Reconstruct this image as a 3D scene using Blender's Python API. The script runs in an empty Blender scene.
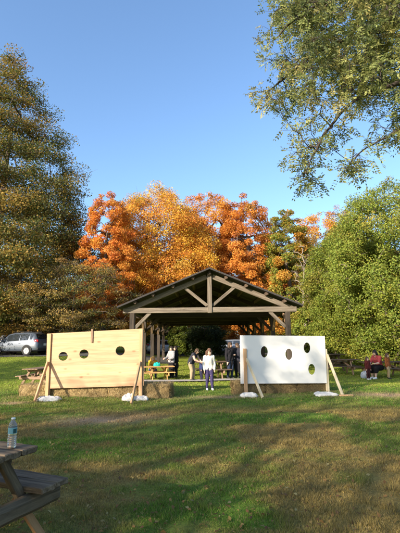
import bpy, bmesh, math, random
import numpy as np
from mathutils import Vector, Matrix, Euler, Quaternion

random.seed(7)
RNG = np.random.default_rng(11)
S = bpy.context.scene
COL = S.collection
R = math.radians
pi = math.pi

# ------------------------------------------------------------------ camera
H_EYE, F_PX, TILT, ROLL = 1.45, 418.0, R(10.1), R(-0.6)
CAM_M = Matrix.Rotation(pi / 2 + TILT, 3, 'X') @ Matrix.Rotation(ROLL, 3, 'Z')
cam_d = bpy.data.cameras.new('camera')
cam = bpy.data.objects.new('camera', cam_d)
COL.objects.link(cam)
cam.matrix_world = Matrix.Translation((0, 0, H_EYE)) @ CAM_M.to_4x4()
cam_d.sensor_fit = 'VERTICAL'
cam_d.sensor_height = 24
cam_d.lens = 24 * F_PX / 533.0
cam_d.clip_start = 0.05
cam_d.clip_end = 1200
S.camera = cam


def at(px, py, Y):
    """world point that lies at forward distance Y on the ray of photo pixel (px, py)"""
    d = CAM_M @ Vector(((px - 200) / F_PX, (266.5 - py) / F_PX, -1))
    return Vector((0, 0, H_EYE)) + d * (Y / d.y)


def smooth(a, b, x):
    t = np.clip((np.asarray(x, float) - a) / (b - a), 0, 1)
    return t * t * (3 - 2 * t)


def hash2(ix, iy, seed):
    n = (ix.astype(np.int64) * 374761393 + iy.astype(np.int64) * 668265263 + seed * 1442695041) & 0x7fffffff
    n = ((n ^ (n >> 13)) * 1274126177) & 0x7fffffff
    return ((n ^ (n >> 16)) & 0xffff) / 65535.0


def vnoise(x, y, seed=0):
    x = np.asarray(x, float); y = np.asarray(y, float)
    ix = np.floor(x); iy = np.floor(y)
    fx = x - ix; fy = y - iy
    fx = fx * fx * (3 - 2 * fx); fy = fy * fy * (3 - 2 * fy)
    a = hash2(ix, iy, seed); b = hash2(ix + 1, iy, seed)
    c = hash2(ix, iy + 1, seed); d = hash2(ix + 1, iy + 1, seed)
    return (a * (1 - fx) + b * fx) * (1 - fy) + (c * (1 - fx) + d * fx) * fy


def fbm(x, y, seed=0, octv=4):
    s = 0; a = 0.5; t = 0
    x = np.asarray(x, float); y = np.asarray(y, float)
    for o in range(octv):
        s = s + a * vnoise(x * 2 ** o + 17 * o, y * 2 ** o - 9 * o, seed + o); t += a; a *= 0.5
    return s / t


def gz(x, y):
    x = np.asarray(x, float); y = np.asarray(y, float)
    z = -0.24 * smooth(12.8, 18.5, y)
    z = z + 0.80 * smooth(20, 33, y) * smooth(-2, -9, x)
    z = z + 0.25 * smooth(22, 40, y) * smooth(-9, -2, x)
    z = z + 0.05 * (fbm(x * 0.5, y * 0.5, 3, 3) - 0.5)
    return z


def g(x, y):
    return float(gz(x, y))


# ------------------------------------------------------------------ materials
MATS = {}


def new_mat(name):
    m = bpy.data.materials.new(name)
    m.use_nodes = True
    nt = m.node_tree
    nt.nodes.clear()
    out = nt.nodes.new('ShaderNodeOutputMaterial')
    return m, nt, out


def N(nt, typ, **kw):
    n = nt.nodes.new(typ)
    for k, v in kw.items():
        if k in n.inputs.keys():
            n.inputs[k].default_value = v
        else:
            setattr(n, k, v)
    return n


def c4(c):
    return (c[0], c[1], c[2], 1)


def plain(name, col, rough=0.7, metal=0.0, var=0.15, scale=6, spec=0.3, bump=0.0, bscale=60):
    if name in MATS:
        return MATS[name]
    m, nt, out = new_mat(name)
    p = N(nt, 'ShaderNodeBsdfPrincipled', Roughness=rough, Metallic=metal)
    p.inputs['Specular IOR Level'].default_value = spec
    tc = N(nt, 'ShaderNodeTexCoord')
    nz = N(nt, 'ShaderNodeTexNoise', Scale=scale, Detail=5)
    nt.links.new(tc.outputs['Object'], nz.inputs['Vector'])
    mx = N(nt, 'ShaderNodeMix', data_type='RGBA')
    mx.inputs[6].default_value = c4([max(0, x * (1 - var)) for x in col])
    mx.inputs[7].default_value = c4([min(1, x * (1 + var)) for x in col])
    nt.links.new(nz.outputs['Fac'], mx.inputs[0])
    nt.links.new(mx.outputs[2], p.inputs['Base Color'])
    if bump:
        nb = N(nt, 'ShaderNodeTexNoise', Scale=bscale, Detail=4)
        nt.links.new(tc.outputs['Object'], nb.inputs['Vector'])
        b = N(nt, 'ShaderNodeBump', Strength=bump, Distance=0.01)
        nt.links.new(nb.outputs['Fac'], b.inputs['Height'])
        nt.links.new(b.outputs['Normal'], p.inputs['Normal'])
    nt.links.new(p.outputs[0], out.inputs[0])
    MATS[name] = m
    return m


def wood(name, c_dark, c_light, grain=(1.2, 22, 22), rough=0.75, knots=0.0, bump=0.35, objvar=0.25):
    """grain runs along local X of each piece"""
    if name in MATS:
        return MATS[name]
    m, nt, out = new_mat(name)
    p = N(nt, 'ShaderNodeBsdfPrincipled', Roughness=rough)
    p.inputs['Specular IOR Level'].default_value = 0.25
    tc = N(nt, 'ShaderNodeTexCoord')
    oi = N(nt, 'ShaderNodeObjectInfo')
    mp = N(nt, 'ShaderNodeMapping')
    mp.inputs['Scale'].default_value = grain
    nt.links.new(tc.outputs['Object'], mp.inputs['Vector'])
    add = N(nt, 'ShaderNodeVectorMath', operation='ADD')
    mul = N(nt, 'ShaderNodeVectorMath', operation='SCALE')
    cx = N(nt, 'ShaderNodeCombineXYZ')
    nt.links.new(oi.outputs['Random'], cx.inputs[0]); nt.links.new(oi.outputs['Random'], cx.inputs[1])
    nt.links.new(cx.outputs[0], mul.inputs[0]); mul.inputs['Scale'].default_value = 37
    nt.links.new(mp.outputs[0], add.inputs[0]); nt.links.new(mul.outputs[0], add.inputs[1])
    nz = N(nt, 'ShaderNodeTexNoise', Scale=1.0, Detail=8, Roughness=0.65, Distortion=0.6)
    nt.links.new(add.outputs[0], nz.inputs['Vector'])
    n2 = N(nt, 'ShaderNodeTexNoise', Scale=1.6, Detail=3)
    nt.links.new(tc.outputs['Object'], n2.inputs['Vector'])
    ramp = N(nt, 'ShaderNodeValToRGB')
    ramp.color_ramp.elements[0].position = 0.33; ramp.color_ramp.elements[0].color = c4(c_dark)
    ramp.color_ramp.elements[1].position = 0.62; ramp.color_ramp.elements[1].color = c4(c_light)
    nt.links.new(nz.outputs['Fac'], ramp.inputs[0])
    hsv = N(nt, 'ShaderNodeHueSaturation')
    mr = N(nt, 'ShaderNodeMapRange')
    mr.inputs[3].default_value = 1 - objvar; mr.inputs[4].default_value = 1 + objvar
    ad = N(nt, 'ShaderNodeMath', operation='ADD'); hf = N(nt, 'ShaderNodeMath', operation='MULTIPLY')
    nt.links.new(oi.outputs['Random'], ad.inputs[0]); nt.links.new(n2.outputs['Fac'], ad.inputs[1])
    nt.links.new(ad.outputs[0], hf.inputs[0]); hf.inputs[1].default_value = 0.5
    nt.links.new(hf.outputs[0], mr.inputs[0]); nt.links.new(mr.outputs[0], hsv.inputs['Value'])
    nt.links.new(ramp.outputs[0], hsv.inputs['Color'])
    col = hsv.outputs[0]
    if knots:
        v = N(nt, 'ShaderNodeTexVoronoi', Scale=1.0)
        mk = N(nt, 'ShaderNodeMapping'); mk.inputs['Scale'].default_value = (2.6, 5.2, 5.2)
        nt.links.new(tc.outputs['Object'], mk.inputs['Vector']); nt.links.new(mk.outputs[0], v.inputs['Vector'])
        kr = N(nt, 'ShaderNodeMapRange'); kr.inputs[1].default_value = 0.06; kr.inputs[2].default_value = 0.20
        kr.inputs[3].default_value = knots; kr.inputs[4].default_value = 0
        nt.links.new(v.outputs['Distance'], kr.inputs[0])
        km = N(nt, 'ShaderNodeMix', data_type='RGBA')
        nt.links.new(kr.outputs[0], km.inputs[0]); nt.links.new(col, km.inputs[6])
        km.inputs[7].default_value = c4([c_dark[0] * .45, c_dark[1] * .4, c_dark[2] * .35])
        col = km.outputs[2]
    nt.links.new(col, p.inputs['Base Color'])
    b = N(nt, 'ShaderNodeBump', Strength=bump, Distance=0.006)
    nt.links.new(nz.outputs['Fac'], b.inputs['Height'])
    nt.links.new(b.outputs['Normal'], p.inputs['Normal'])
    nt.links.new(p.outputs[0], out.inputs[0])
    MATS[name] = m
    return m


def attr_mat(name, translucent=0.35, rough=0.55, spec=0.25, sat=1.0):
    """colour of each leaf / blade / straw comes from its own attribute"""
    if name in MATS:
        return MATS[name]
    m, nt, out = new_mat(name)
    a = N(nt, 'ShaderNodeAttribute', attribute_name='tint')
    p = N(nt, 'ShaderNodeBsdfPrincipled', Roughness=rough)
    p.inputs['Specular IOR Level'].default_value = spec
    nt.links.new(a.outputs['Color'], p.inputs['Base Color'])
    if translucent:
        t = N(nt, 'ShaderNodeBsdfTranslucent')
        nt.links.new(a.outputs['Color'], t.inputs['Color'])
        mx = N(nt, 'ShaderNodeMixShader'); mx.inputs[0].default_value = translucent
        nt.links.new(p.outputs[0], mx.inputs[1]); nt.links.new(t.outputs[0], mx.inputs[2])
        nt.links.new(mx.outputs[0], out.inputs[0])
    else:
        nt.links.new(p.outputs[0], out.inputs[0])
    MATS[name] = m
    return m


M_LEAF = attr_mat('leaf', 0.45)
M_GRASS = attr_mat('grass_blade', 0.3, 0.6, 0.2)
M_STRAW = attr_mat('straw', 0.12, 0.7, 0.2)
M_BARK = plain('bark', (0.11, 0.085, 0.065), 0.9, var=0.45, scale=9, bump=0.8, bscale=22)
M_BARK_PALE = plain('pale_bark', (0.22, 0.18, 0.14), 0.9, var=0.4, scale=7, bump=0.5, bscale=22)
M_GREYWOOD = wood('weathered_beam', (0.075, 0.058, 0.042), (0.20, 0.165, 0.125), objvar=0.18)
M_POST_SHADE = wood('brown_grey_shaded_post', (0.022, 0.017, 0.013), (0.07, 0.054, 0.040), objvar=0.25)  # shadow on the posts is put into this darker brown-grey
M_SHADEWOOD = wood('roof_shade_wood', (0.02, 0.015, 0.011), (0.055, 0.04, 0.028))  # inner timbers and far gable: shade under the roof is put into the colour
M_ROOF = plain('roof_shingle', (0.045, 0.04, 0.038), 0.9, var=0.4, scale=14, bump=0.5)
M_PINE = wood('new_pine_board', (0.46, 0.275, 0.15), (0.60, 0.385, 0.225), grain=(0.9, 14, 14), knots=0.75, bump=0.12, objvar=0.12)
M_STUD = wood('pine_stud', (0.42, 0.24, 0.12), (0.56, 0.35, 0.19), grain=(1.2, 20, 20), bump=0.12, objvar=0.12)
M_STUDPALE = wood('pale_pine_stud', (0.46, 0.38, 0.24), (0.60, 0.52, 0.36), grain=(1.2, 20, 20), bump=0.12, objvar=0.1)
M_WHITE = plain('white_painted_plywood', (0.76, 0.75, 0.72), 0.6, var=0.06, scale=2.2, bump=0.12, bscale=9)
M_OLDTABLE = wood('old_grey_table_plank', (0.055, 0.037, 0.022), (0.19, 0.138, 0.085), grain=(1.6, 34, 34), bump=0.9, objvar=0.15)
M_OLDLEG = wood('old_brown_table_leg', (0.05, 0.036, 0.021), (0.16, 0.118, 0.07), grain=(1.6, 26, 26), bump=0.7, objvar=0.15)
M_NEWLEG = wood('orange_table_leg', (0.24, 0.125, 0.05), (0.38, 0.22, 0.10), grain=(1.6, 26, 26), bump=0.5, objvar=0.1)
M_TABLEDARK = wood('dark_stained_table_and_roof_shade_wood', (0.045, 0.03, 0.022), (0.13, 0.09, 0.06))  # the tables' own colour; on the purlins it stands for shade
M_TABLEBROWN = wood('brown_table_wood', (0.15, 0.095, 0.06), (0.30, 0.20, 0.13))
M_TABLEPINE = wood('honey_table_wood', (0.36, 0.19, 0.065), (0.52, 0.31, 0.12))
M_BAG = plain('white_sandbag_cloth', (0.58, 0.56, 0.52), 0.9, var=0.22, scale=9, bump=0.8, bscale=28)
M_CONC = plain('concrete', (0.36, 0.33, 0.30), 0.9, var=0.15, scale=4, bump=0.3)
M_ASPH = plain('asphalt', (0.09, 0.088, 0.085), 0.9, var=0.2, scale=8, bump=0.3)


# ------------------------------------------------------------------ mesh helpers
def link(name, me, mat=None, parent=None, M=None):
    o = bpy.data.objects.new(name, me)
    COL.objects.link(o)
    if mat is not None:
        me.materials.append(mat)
    if parent is not None:
        o.parent = parent
        bm_ = BASE.get(parent.name, Matrix.Identity(4))
        o.matrix_basis = bm_.inverted() @ (M if M is not None else Matrix.Identity(4))
        BASE[o.name] = M if M is not None else Matrix.Identity(4)
    else:
        if M is not None:
            o.matrix_basis = M
        BASE[o.name] = M if M is not None else Matrix.Identity(4)
    return o


BASE = {}


def empty(name, loc, label, cat, group=None, rz=0.0):
    o = bpy.data.objects.new(name, None)
    COL.objects.link(o)
    M = Matrix.Translation(loc) @ Matrix.Rotation(rz, 4, 'Z')
    o.matrix_basis = M
    o.empty_display_size = 0.2
    BASE[o.name] = M
    tag(o, label, cat, group)
    return o


def tag(o, label=None, cat=None, group=None, kind=None):
    if label: o['label'] = label
    if cat: o['category'] = cat
    if group: o['group'] = group
    if kind: o['kind'] = kind
    return o


def mesh_np(name, verts, faces, tint=None, smooth_=False):
    """verts (n,3); faces (m,k) one face size"""
    me = bpy.data.meshes.new(name)
    verts = np.asarray(verts, np.float32); faces = np.asarray(faces, np.int32)
    k = faces.shape[1]
    me.vertices.add(len(verts)); me.vertices.foreach_set('co', verts.ravel())
    me.loops.add(faces.size); me.loops.foreach_set('vertex_index', faces.ravel())
    me.polygons.add(len(faces))
    me.polygons.foreach_set('loop_start', np.arange(len(faces), dtype=np.int32) * k)
    if smooth_:
        me.polygons.foreach_set('use_smooth', np.ones(len(faces), bool))
    if tint is not None:
        a = me.attributes.new('tint', 'FLOAT_COLOR', 'POINT')
        a.data.foreach_set('color', np.concatenate([tint, np.ones((len(tint), 1))], 1).astype(np.float32).ravel())
    me.update(calc_edges=True)
    me.validate()
    return me


def bm_mesh(name, bm, smooth_=False):
    me = bpy.data.meshes.new(name)
    bm.normal_update()
    bm.to_mesh(me); bm.free()
    if smooth_:
        for p in me.polygons: p.use_smooth = True
    return me


def box_bm(bm, sx, sy, sz, M=Matrix.Identity(4), bev=0.0):
    r = bmesh.ops.create_cube(bm, size=1.0, matrix=M @ Matrix.Diagonal((sx, sy, sz, 1)))
    if bev:
        es = set()
        for v in r['verts']:
            es.update(v.link_edges)
        bmesh.ops.bevel(bm, geom=list(es), offset=bev, segments=1, affect='EDGES')


def frame(p0, p1, up=Vector((0, 0, 1))):
    x = (p1 - p0).normalized()
    if abs(x.dot(up)) > 0.98:
        up = Vector((0, 1, 0))
    y = up.cross(x).normalized()
    z = x.cross(y)
    Rm = Matrix((x, y, z)).transposed().to_4x4()
    return Matrix.Translation((p0 + p1) / 2) @ Rm


def beam(name, p0, p1, w, h, mat, parent=None, up=Vector((0, 0, 1)), bev=0.008, rough=0.0, seg=1):
    """squared timber: length on local X, w on local Y, h on local Z"""
    p0 = Vector(p0); p1 = Vector(p1)
    L = (p1 - p0).length
    bm = bmesh.new()
    box_bm(bm, L, w, h, bev=bev)
    if seg > 1:
        for k in range(1, seg):
            x = -L / 2 + L * k / seg
            bmesh.ops.bisect_plane(bm, geom=bm.verts[:] + bm.edges[:] + bm.faces[:], plane_co=(x, 0, 0), plane_no=(1, 0, 0))
    if rough:
        rr = random.Random(hash(name) % 1000 + int(L * 1000))
        ph = rr.random() * 50
        for v in bm.verts:
            n = vnoise(np.array([v.co.x * 9 + ph]), np.array([v.co.y * 30 + v.co.z * 30]), 5)[0] - 0.5
            n2 = vnoise(np.array([v.co.x * 25 + ph]), np.array([v.co.y * 60 - v.co.z * 45]), 9)[0] - 0.5
            v.co.z += rough * n; v.co.y += rough * n2
            if abs(abs(v.co.x) - L / 2) < 0.03:
                v.co.x += rough * 2.5 * (n + n2)
    return link(name, bm_mesh(name, bm), mat, parent, frame(p0, p1, up))


def tube_np(paths, sides=6):
    """paths: list of (pts (n,3), radii (n,)); returns verts, quads"""
    V = []; F = []; off = 0
    for pts, rad in paths:
        pts = np.asarray(pts, float); rad = np.asarray(rad, float)
        n = len(pts)
        tan = np.gradient(pts, axis=0)
        tan /= np.linalg.norm(tan, axis=1)[:, None] + 1e-9
        ref = np.where(np.abs(tan[:, 2:3]) > 0.9, np.array([[1., 0, 0]]), np.array([[0, 0, 1.]]))
        a = np.cross(tan, ref); a /= np.linalg.norm(a, axis=1)[:, None] + 1e-9
        b = np.cross(tan, a)
        th = np.arange(sides) * 2 * pi / sides
        ring = pts[:, None, :] + rad[:, None, None] * (np.cos(th)[None, :, None] * a[:, None, :] + np.sin(th)[None, :, None] * b[:, None, :])
        V.append(ring.reshape(-1, 3))
        i = np.arange(n - 1)[:, None] * sides; j = np.arange(sides)[None, :]
        j2 = (j + 1) % sides
        q = np.stack([i + j, i + j2, i + sides + j2, i + sides + j], -1).reshape(-1, 4) + off
        F.append(q); off += n * sides
    return np.concatenate(V), np.concatenate(F)


def leaves_np(pos, size, nrm, tint, aspect=0.6, rng=RNG, axis=None):
    n = len(pos)
    nrm = nrm / (np.linalg.norm(nrm, axis=1)[:, None] + 1e-9)
    rnd = rng.normal(size=(n, 3)) if axis is None else axis
    t = rnd - nrm * np.sum(rnd * nrm, 1)[:, None]
    t /= np.linalg.norm(t, axis=1)[:, None] + 1e-9
    s = np.cross(nrm, t)
    L = size[:, None]
    fold = 0.12 * L * nrm
    v = np.stack([pos - 0.5 * L * t, pos - 0.08 * L * t + 0.5 * aspect * L * s + fold,
                  pos + 0.5 * L * t - 0.06 * L * nrm, pos - 0.08 * L * t - 0.5 * aspect * L * s + fold], 1).reshape(-1, 3)
    f = np.arange(4 * n).reshape(-1, 4)
    return v, f, np.repeat(tint, 4, 0)


def pick_tints(n, palette, rng, jitter=0.18):
    cols = np.array([p[0] for p in palette]); w = np.array([p[1] for p in palette], float); w /= w.sum()
    c = cols[rng.choice(len(cols), n, p=w)]
    return c * (1 + jitter * rng.normal(size=(n, 1))).clip(0.5, 1.6)


def skeleton(trunk, nodes, rng, root_r, tip_r=0.006, expo=0.5, sides=5, sag=0.12, guides=()):
    """limbs: each clump joins the nearest node that is already part of the tree"""
    P = [np.array(p) for p in trunk]; par = [i - 1 for i in range(len(trunk))]
    ntr = len(trunk)
    gl = []
    for gd in guides:
        ids = [min(range(1, ntr), key=lambda q_: np.linalg.norm(P[q_] - gd[0]))]
        for q_ in gd:
            P.append(np.array(q_)); par.append(ids[-1]); ids.append(len(P) - 1)
        gl.append(ids)
    n0 = len(P)
    order = np.argsort([min(np.linalg.norm(np.array(q) - p) for p in P) for q in nodes])
    for i in order:
        q = np.array(nodes[i])
        A = np.array(P)
        d = np.linalg.norm(A - q, axis=1) + 0.6 * np.maximum(0, A[:, 2] - q[2])
        d[0] += 99
        j = int(np.argmin(d))
        P.append(q); par.append(j)
    cnt = np.ones(len(P))
    for i in range(len(P) - 1, 0, -1):
        if par[i] >= 0: cnt[par[i]] += cnt[i]
    rad = tip_r + (root_r - tip_r) * (cnt / cnt[0]) ** expo
    paths = [(np.array(trunk), np.array([rad[i] for i in range(ntr)]))]
    paths[0][1][0] *= 1.35
    for ids in gl:
        pts = np.array([P[q_] for q_ in ids]); rr_ = np.array([rad[q_] for q_ in ids])
        rr_[0] = rr_[1] * 1.2
        tt_ = np.linspace(0, len(ids) - 1, len(ids) * 4)
        sm_ = np.stack([np.interp(tt_, range(len(ids)), pts[:, c_]) for c_ in range(3)], 1)
        for _ in range(3):
            sm_[1:-1] = .25 * sm_[:-2] + .5 * sm_[1:-1] + .25 * sm_[2:]
        paths.append((sm_ + rng.normal(size=sm_.shape) * .012, np.interp(tt_, range(len(ids)), rr_)))
    for i in range(n0, len(P)):
        a = P[par[i]]; b = P[i]
        L = np.linalg.norm(b - a)
        m1 = a * .65 + b * .35 + rng.normal(size=3) * L * 0.07 + np.array([0, 0, sag * L])
        m2 = a * .3 + b * .7 + rng.normal(size=3) * L * 0.07 + np.array([0, 0, sag * L * .8])
        r1 = min(rad[i] * 1.25, rad[par[i]] * .9)
        paths.append((np.array([a, m1, m2, b]), np.array([r1, rad[i] * 1.05, rad[i], rad[i] * .8])))
    return paths


def tiers(cl, z0, z1, n, sq=.62):
    """pull clumps into loose horizontal layers that droop outwards"""
    st = (z1 - z0) / n
    cx = np.mean([c for c, r in cl], 0)
    for c, r in cl:
        k = round((c[2] - z0) / st)
        c[2] = z0 + k * st + (c[2] - z0 - k * st) * sq - .05 * math.hypot(c[0] - cx[0], c[1] - cx[1]) + .25 * math.sin(3 * math.atan2(c[1] - cx[1], c[0] - cx[0]) + k)
    return cl


def build_tree(name, label, base, clumps, trunk, root_r, leaf_n, leaf_size, palette, seed, bark=None,
               flat=0.72, aspect=0.66, group=None, up_bias=0.35, cat='tree', jitter=0.16, twigs=0, centre=None,
               tip_r=0.012, skel=1.0, bare_below=None):
    """clumps: list of (centre, radius). One trunk mesh with its limbs, one crown mesh of separate leaves"""
    rng = np.random.default_rng(seed)
    root = empty(name, base, label, cat, group)
    T = Matrix.Translation(base)
    base_v = np.array(base)
    C = np.array([c for c, r in clumps]); Rr = np.array([r for c, r in clumps])
    nodes = C if skel >= 1 else C[rng.random(len(C)) < skel]
    paths = skeleton(trunk, nodes, rng, root_r, tip_r)
    if twigs:
        for k in range(twigs):
            i = rng.integers(len(C))
            a = C[i]; d = rng.normal(size=3); d[2] = abs(d[2]) * .5; d /= np.linalg.norm(d)
            L = Rr[i] * rng.uniform(.8, 1.7)
            paths.append((np.array([a, a + d * L * .5 + rng.normal(size=3) * .05 * L, a + d * L]), np.array([tip_r, tip_r * .7, tip_r * .35])))
    v, f = tube_np(paths, 6)
    link('trunk', mesh_np('trunk', v - base_v, f, smooth_=True), bark or M_BARK, root, T)
    w = Rr ** 2; w = w / w.sum()
    idx = rng.choice(len(C), leaf_n, p=w)
    d = rng.normal(size=(leaf_n, 3)); d /= np.linalg.norm(d, axis=1)[:, None]
    rad = rng.random(leaf_n) ** 0.45
    off = d * rad[:, None] * Rr[idx][:, None]
    off[:, 2] *= flat
    pos = C[idx] + off
    cc = C.mean(0) if centre is None else np.array(centre)
    out = pos - cc; out /= np.linalg.norm(out, axis=1)[:, None] + 1e-9
    nrm = 0.8 * out + rng.normal(size=(leaf_n, 3)) * 0.75 + np.array([0, 0, up_bias])
    ct = pick_tints(len(C), palette, rng, 0.05)
    lt = pick_tints(leaf_n, palette, rng, 0.05)
    tint = (0.52 * ct[idx] + 0.48 * lt) * (1 + jitter * rng.normal(size=(leaf_n, 1))).clip(.55, 1.5)
    size = leaf_size * rng.uniform(.65, 1.3, leaf_n)
    v, f, t = leaves_np(pos, size, nrm, tint, aspect, rng)
    link('crown', mesh_np('crown', v - base_v, f, t), M_LEAF, root, T)
    return root


def dome_clumps(base, crown_z0, top_z, rmax, n, rng, shape='round', rc=0.2, inner=0.45, sx=1.0, sy=1.0, lump=0.25):
    """clump centres spread evenly over an uneven crown surface, the rest inside it"""
    res = []
    bx, by, bz = base
    ph = rng.random(8) * 6.28

    def prof(t):
        if shape == 'round':
            return math.sqrt(max(0.01, 1 - (1.9 * t - 0.95) ** 2))
        if shape == 'cone':
            return (1 - t) ** 0.8 * (0.8 + 0.2 * min(1, t * 6)) + .015
        if t < .38:
            return .80 + .20 * math.sin(t / .38 * pi / 2)
        return math.sqrt(max(0.012, 1 - ((t - .38) / .62) ** 2.1))
    ts = np.linspace(0, 1, 400); w = np.array([prof(t) + .05 for t in ts]); cw = np.cumsum(w) / w.sum()
    for i in range(n):
        t = float(np.interp((i + rng.random()) / n, cw, ts))
        a = i * 2.39996 + rng.normal() * .25
        shell = rng.random() < .72
        k = rng.uniform(.80, 1.0) if shell else inner + (.8 - inner) * rng.random() ** .5
        lobes = 1 + lump * (math.sin(a * 2 + ph[0] + t * 3) * .4 + math.sin(a * 3 + ph[1] - t * 7) * .4 + math.sin(a * 5 + ph[2] + t * 11) * .3 + math.sin(t * 17 + ph[3] + a) * .3)
        p_ = prof(t)
        rr = rmax * p_ * lobes * k
        z = bz + crown_z0 + t * (top_z - crown_z0) + rng.normal() * .02 * (top_z - crown_z0)
        r = rmax * rc * rng.uniform(.65, 1.3) * (.55 + .45 * min(1, p_ * 1.2))
        res.append((np.array([bx + rr * math.cos(a) * sx, by + rr * math.sin(a) * sy, z]), r))
    return res


def trunk_line(base, top_z, rng, n=6, wob=0.12, lean=(0, 0)):
    b = np.array(base)
    pts = []
    for i in range(n):
        t = i / (n - 1)
        w = rng.normal(size=2) * wob * (0 if i == 0 else 1)
        pts.append(np.array([b[0] + w[0] + lean[0] * t, b[1] + w[1] + lean[1] * t, b[2] - (0.1 if i == 0 else 0) + top_z * t]))
    return pts


def tree_at(name, label, X, Y, crown_z0, top_z, rmax, ncl, nleaf, lsize, palette, seed, shape='round', root_r=0.25, **kw):
    rng = np.random.default_rng(seed + 500)
    base = (X, Y, g(X, Y))
    nt_ = kw.pop('layers', 0)
    o = {k: kw.pop(k) for k in ('rc', 'inner', 'sx', 'sy', 'lump') if k in kw}
    cl = dome_clumps(base, crown_z0, top_z, rmax, ncl, rng, shape, **o)
    if nt_: cl = tiers(cl, base[2] + crown_z0, base[2] + top_z, nt_)
    tr = trunk_line(base, top_z * 0.74, rng, 7, 0.02 * top_z * .5)
    cz = base[2] + (crown_z0 + top_z) / 2
    return build_tree(name, label, base, cl, tr, root_r, nleaf, lsize, palette, seed, centre=(X, Y, cz), **kw)


# ------------------------------------------------------------------ world, sun
SUN_AZ, SUN_EL = R(42), R(22)      # sun stands behind the camera, 42 deg towards the left
to_sun = Vector((-math.sin(SUN_AZ) * math.cos(SUN_EL), -math.cos(SUN_AZ) * math.cos(SUN_EL), math.sin(SUN_EL)))
W = bpy.data.worlds.new('World'); S.world = W; W.use_nodes = True
nt = W.node_tree; nt.nodes.clear()
sky = nt.nodes.new('ShaderNodeTexSky'); sky.sky_type = 'NISHITA'; sky.sun_disc = False
sky.sun_elevation = SUN_EL; sky.sun_rotation = pi + SUN_AZ
sky.air_density = 1.2; sky.dust_density = 2.0; sky.ozone_density = 4.5; sky.altitude = 50
bg = nt.nodes.new('ShaderNodeBackground'); bg.inputs[1].default_value = 0.118
wo = nt.nodes.new('ShaderNodeOutputWorld')
nt.links.new(sky.outputs[0], bg.inputs[0]); nt.links.new(bg.outputs[0], wo.inputs[0])
sl = bpy.data.lights.new('sun', 'SUN'); sl.energy = 3.6; sl.angle = R(0.5); sl.color = (1.0, 0.87, 0.70)
so = bpy.data.objects.new('sun', sl); COL.objects.link(so)
so.rotation_mode = 'QUATERNION'; so.rotation_quaternion = to_sun.to_track_quat('Z', 'Y')
so.location = (-20, -30, 25)
S.view_settings.view_transform = 'Standard'; S.view_settings.look = 'None'
S.view_settings.exposure = 1.5; S.view_settings.gamma = 1; S.view_settings.use_curve_mapping = False
S.render.engine = 'CYCLES'
S.cycles.use_denoising = True
S.cycles.max_bounces = 6; S.cycles.diffuse_bounces = 3; S.cycles.transmission_bounces = 6; S.cycles.transparent_max_bounces = 6
S.cycles.caustics_reflective = False; S.cycles.caustics_refractive = False

# ------------------------------------------------------------------ ground
GREEN = np.array([0.105, 0.185, 0.024]); DRY = np.array([0.32, 0.195, 0.075]); DIRT = np.array([0.40, 0.27, 0.155])
YGREEN = np.array([0.20, 0.25, 0.032])


def dirt_mask(x, y):
    """worn bare spots in the lawn"""
    m = np.zeros_like(np.asarray(x, float))
    for (sx, sy, rx, ry) in ((-1.85, 8.3, 1.0, .5), (4.75, 11.3, 1.1, .45), (0.7, 11.35, 1.2, .3), (-1.3, 3.0, .55, .45), (-4.6, 10.6, .5, .25)):
        d = ((x - sx) / rx) ** 2 + ((y - sy) / ry) ** 2
        m = np.maximum(m, np.exp(-d) * 1.1)
    return np.clip(m * (0.35 + 1.1 * fbm(x * 3, y * 3, 71, 3)), 0, 1)


def lawn_tint(x, y):
    dry = smooth(0.43, 0.60, fbm(x * 0.62 + 3, y * 0.95, 21, 5))
    dry = np.clip(dry * 1.0 + 0.35 * smooth(.5, .75, fbm(x * 2.2, y * 2.2, 33, 3)), 0, 1)
    far = smooth(12.3, 14.5, y)
    dry = dry * (1 - .75 * smooth(8.6, 10.2, y))
    bias = .28 * smooth(4.3, 4.9, y) * smooth(8.2, 6.8, y) - .4 * smooth(4.4, 3.9, y) * np.exp(-((x + .1) / .9) ** 2) - .75 * np.exp(-((x + 2.3) / 1.2) ** 2 - ((y - 6.3) / .55) ** 2)
    dry = np.clip(dry + bias * (.4 + fbm(x * 1.7, y * 1.7, 88, 3)), 0, 1)
    dry = dry * (1 - 0.75 * far)
    base = GREEN[None] * (1 - far[:, None]) + YGREEN[None] * far[:, None]
    c = base * (1 - dry[:, None] * .72) + DRY[None] * dry[:, None] * .72
    dm = dirt_mask(x, y)[:, None]
    return c * (1 - dm) + DIRT[None] * dm


def axis_pts(fine0, fine1, step, far, ratio=1.18):
    a = list(np.arange(fine0, fine1 + step, step))
    s = step
    while a[-1] < far:
        s *= ratio; a.append(a[-1] + s)
    b = []; s = step; v = fine0
    while v > -far:
        s *= ratio; v -= s; b.append(v)
    return np.array(b[::-1] + a)


gx = axis_pts(-9, 9, 0.14, 260); gy = axis_pts(0, 24, 0.14, 320)
XX, YY = np.meshgrid(gx, gy)
zz = gz(XX.ravel(), YY.ravel())
zz = zz + 0.03 * (fbm(XX.ravel() * 2.5, YY.ravel() * 2.5, 8, 3) - .5) * smooth(60, 30, np.hypot(XX.ravel(), YY.ravel()))
vv = np.stack([XX.ravel(), YY.ravel(), zz], 1)
nx = len(gx); ny = len(gy)
ii = (np.arange(ny - 1)[:, None] * nx + np.arange(nx - 1)[None, :]).ravel()
ff = np.stack([ii, ii + 1, ii + nx + 1, ii + nx], 1)
me = mesh_np('lawn', vv, ff, lawn_tint(vv[:, 0], vv[:, 1]) * 1.0, smooth_=True)
m, nt, out = new_mat('lawn')
a = N(nt, 'ShaderNodeAttribute', attribute_name='tint')
tc = N(nt, 'ShaderNodeTexCoord')
n1 = N(nt, 'ShaderNodeTexNoise', Scale=26, Detail=6, Roughness=.7)
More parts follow.
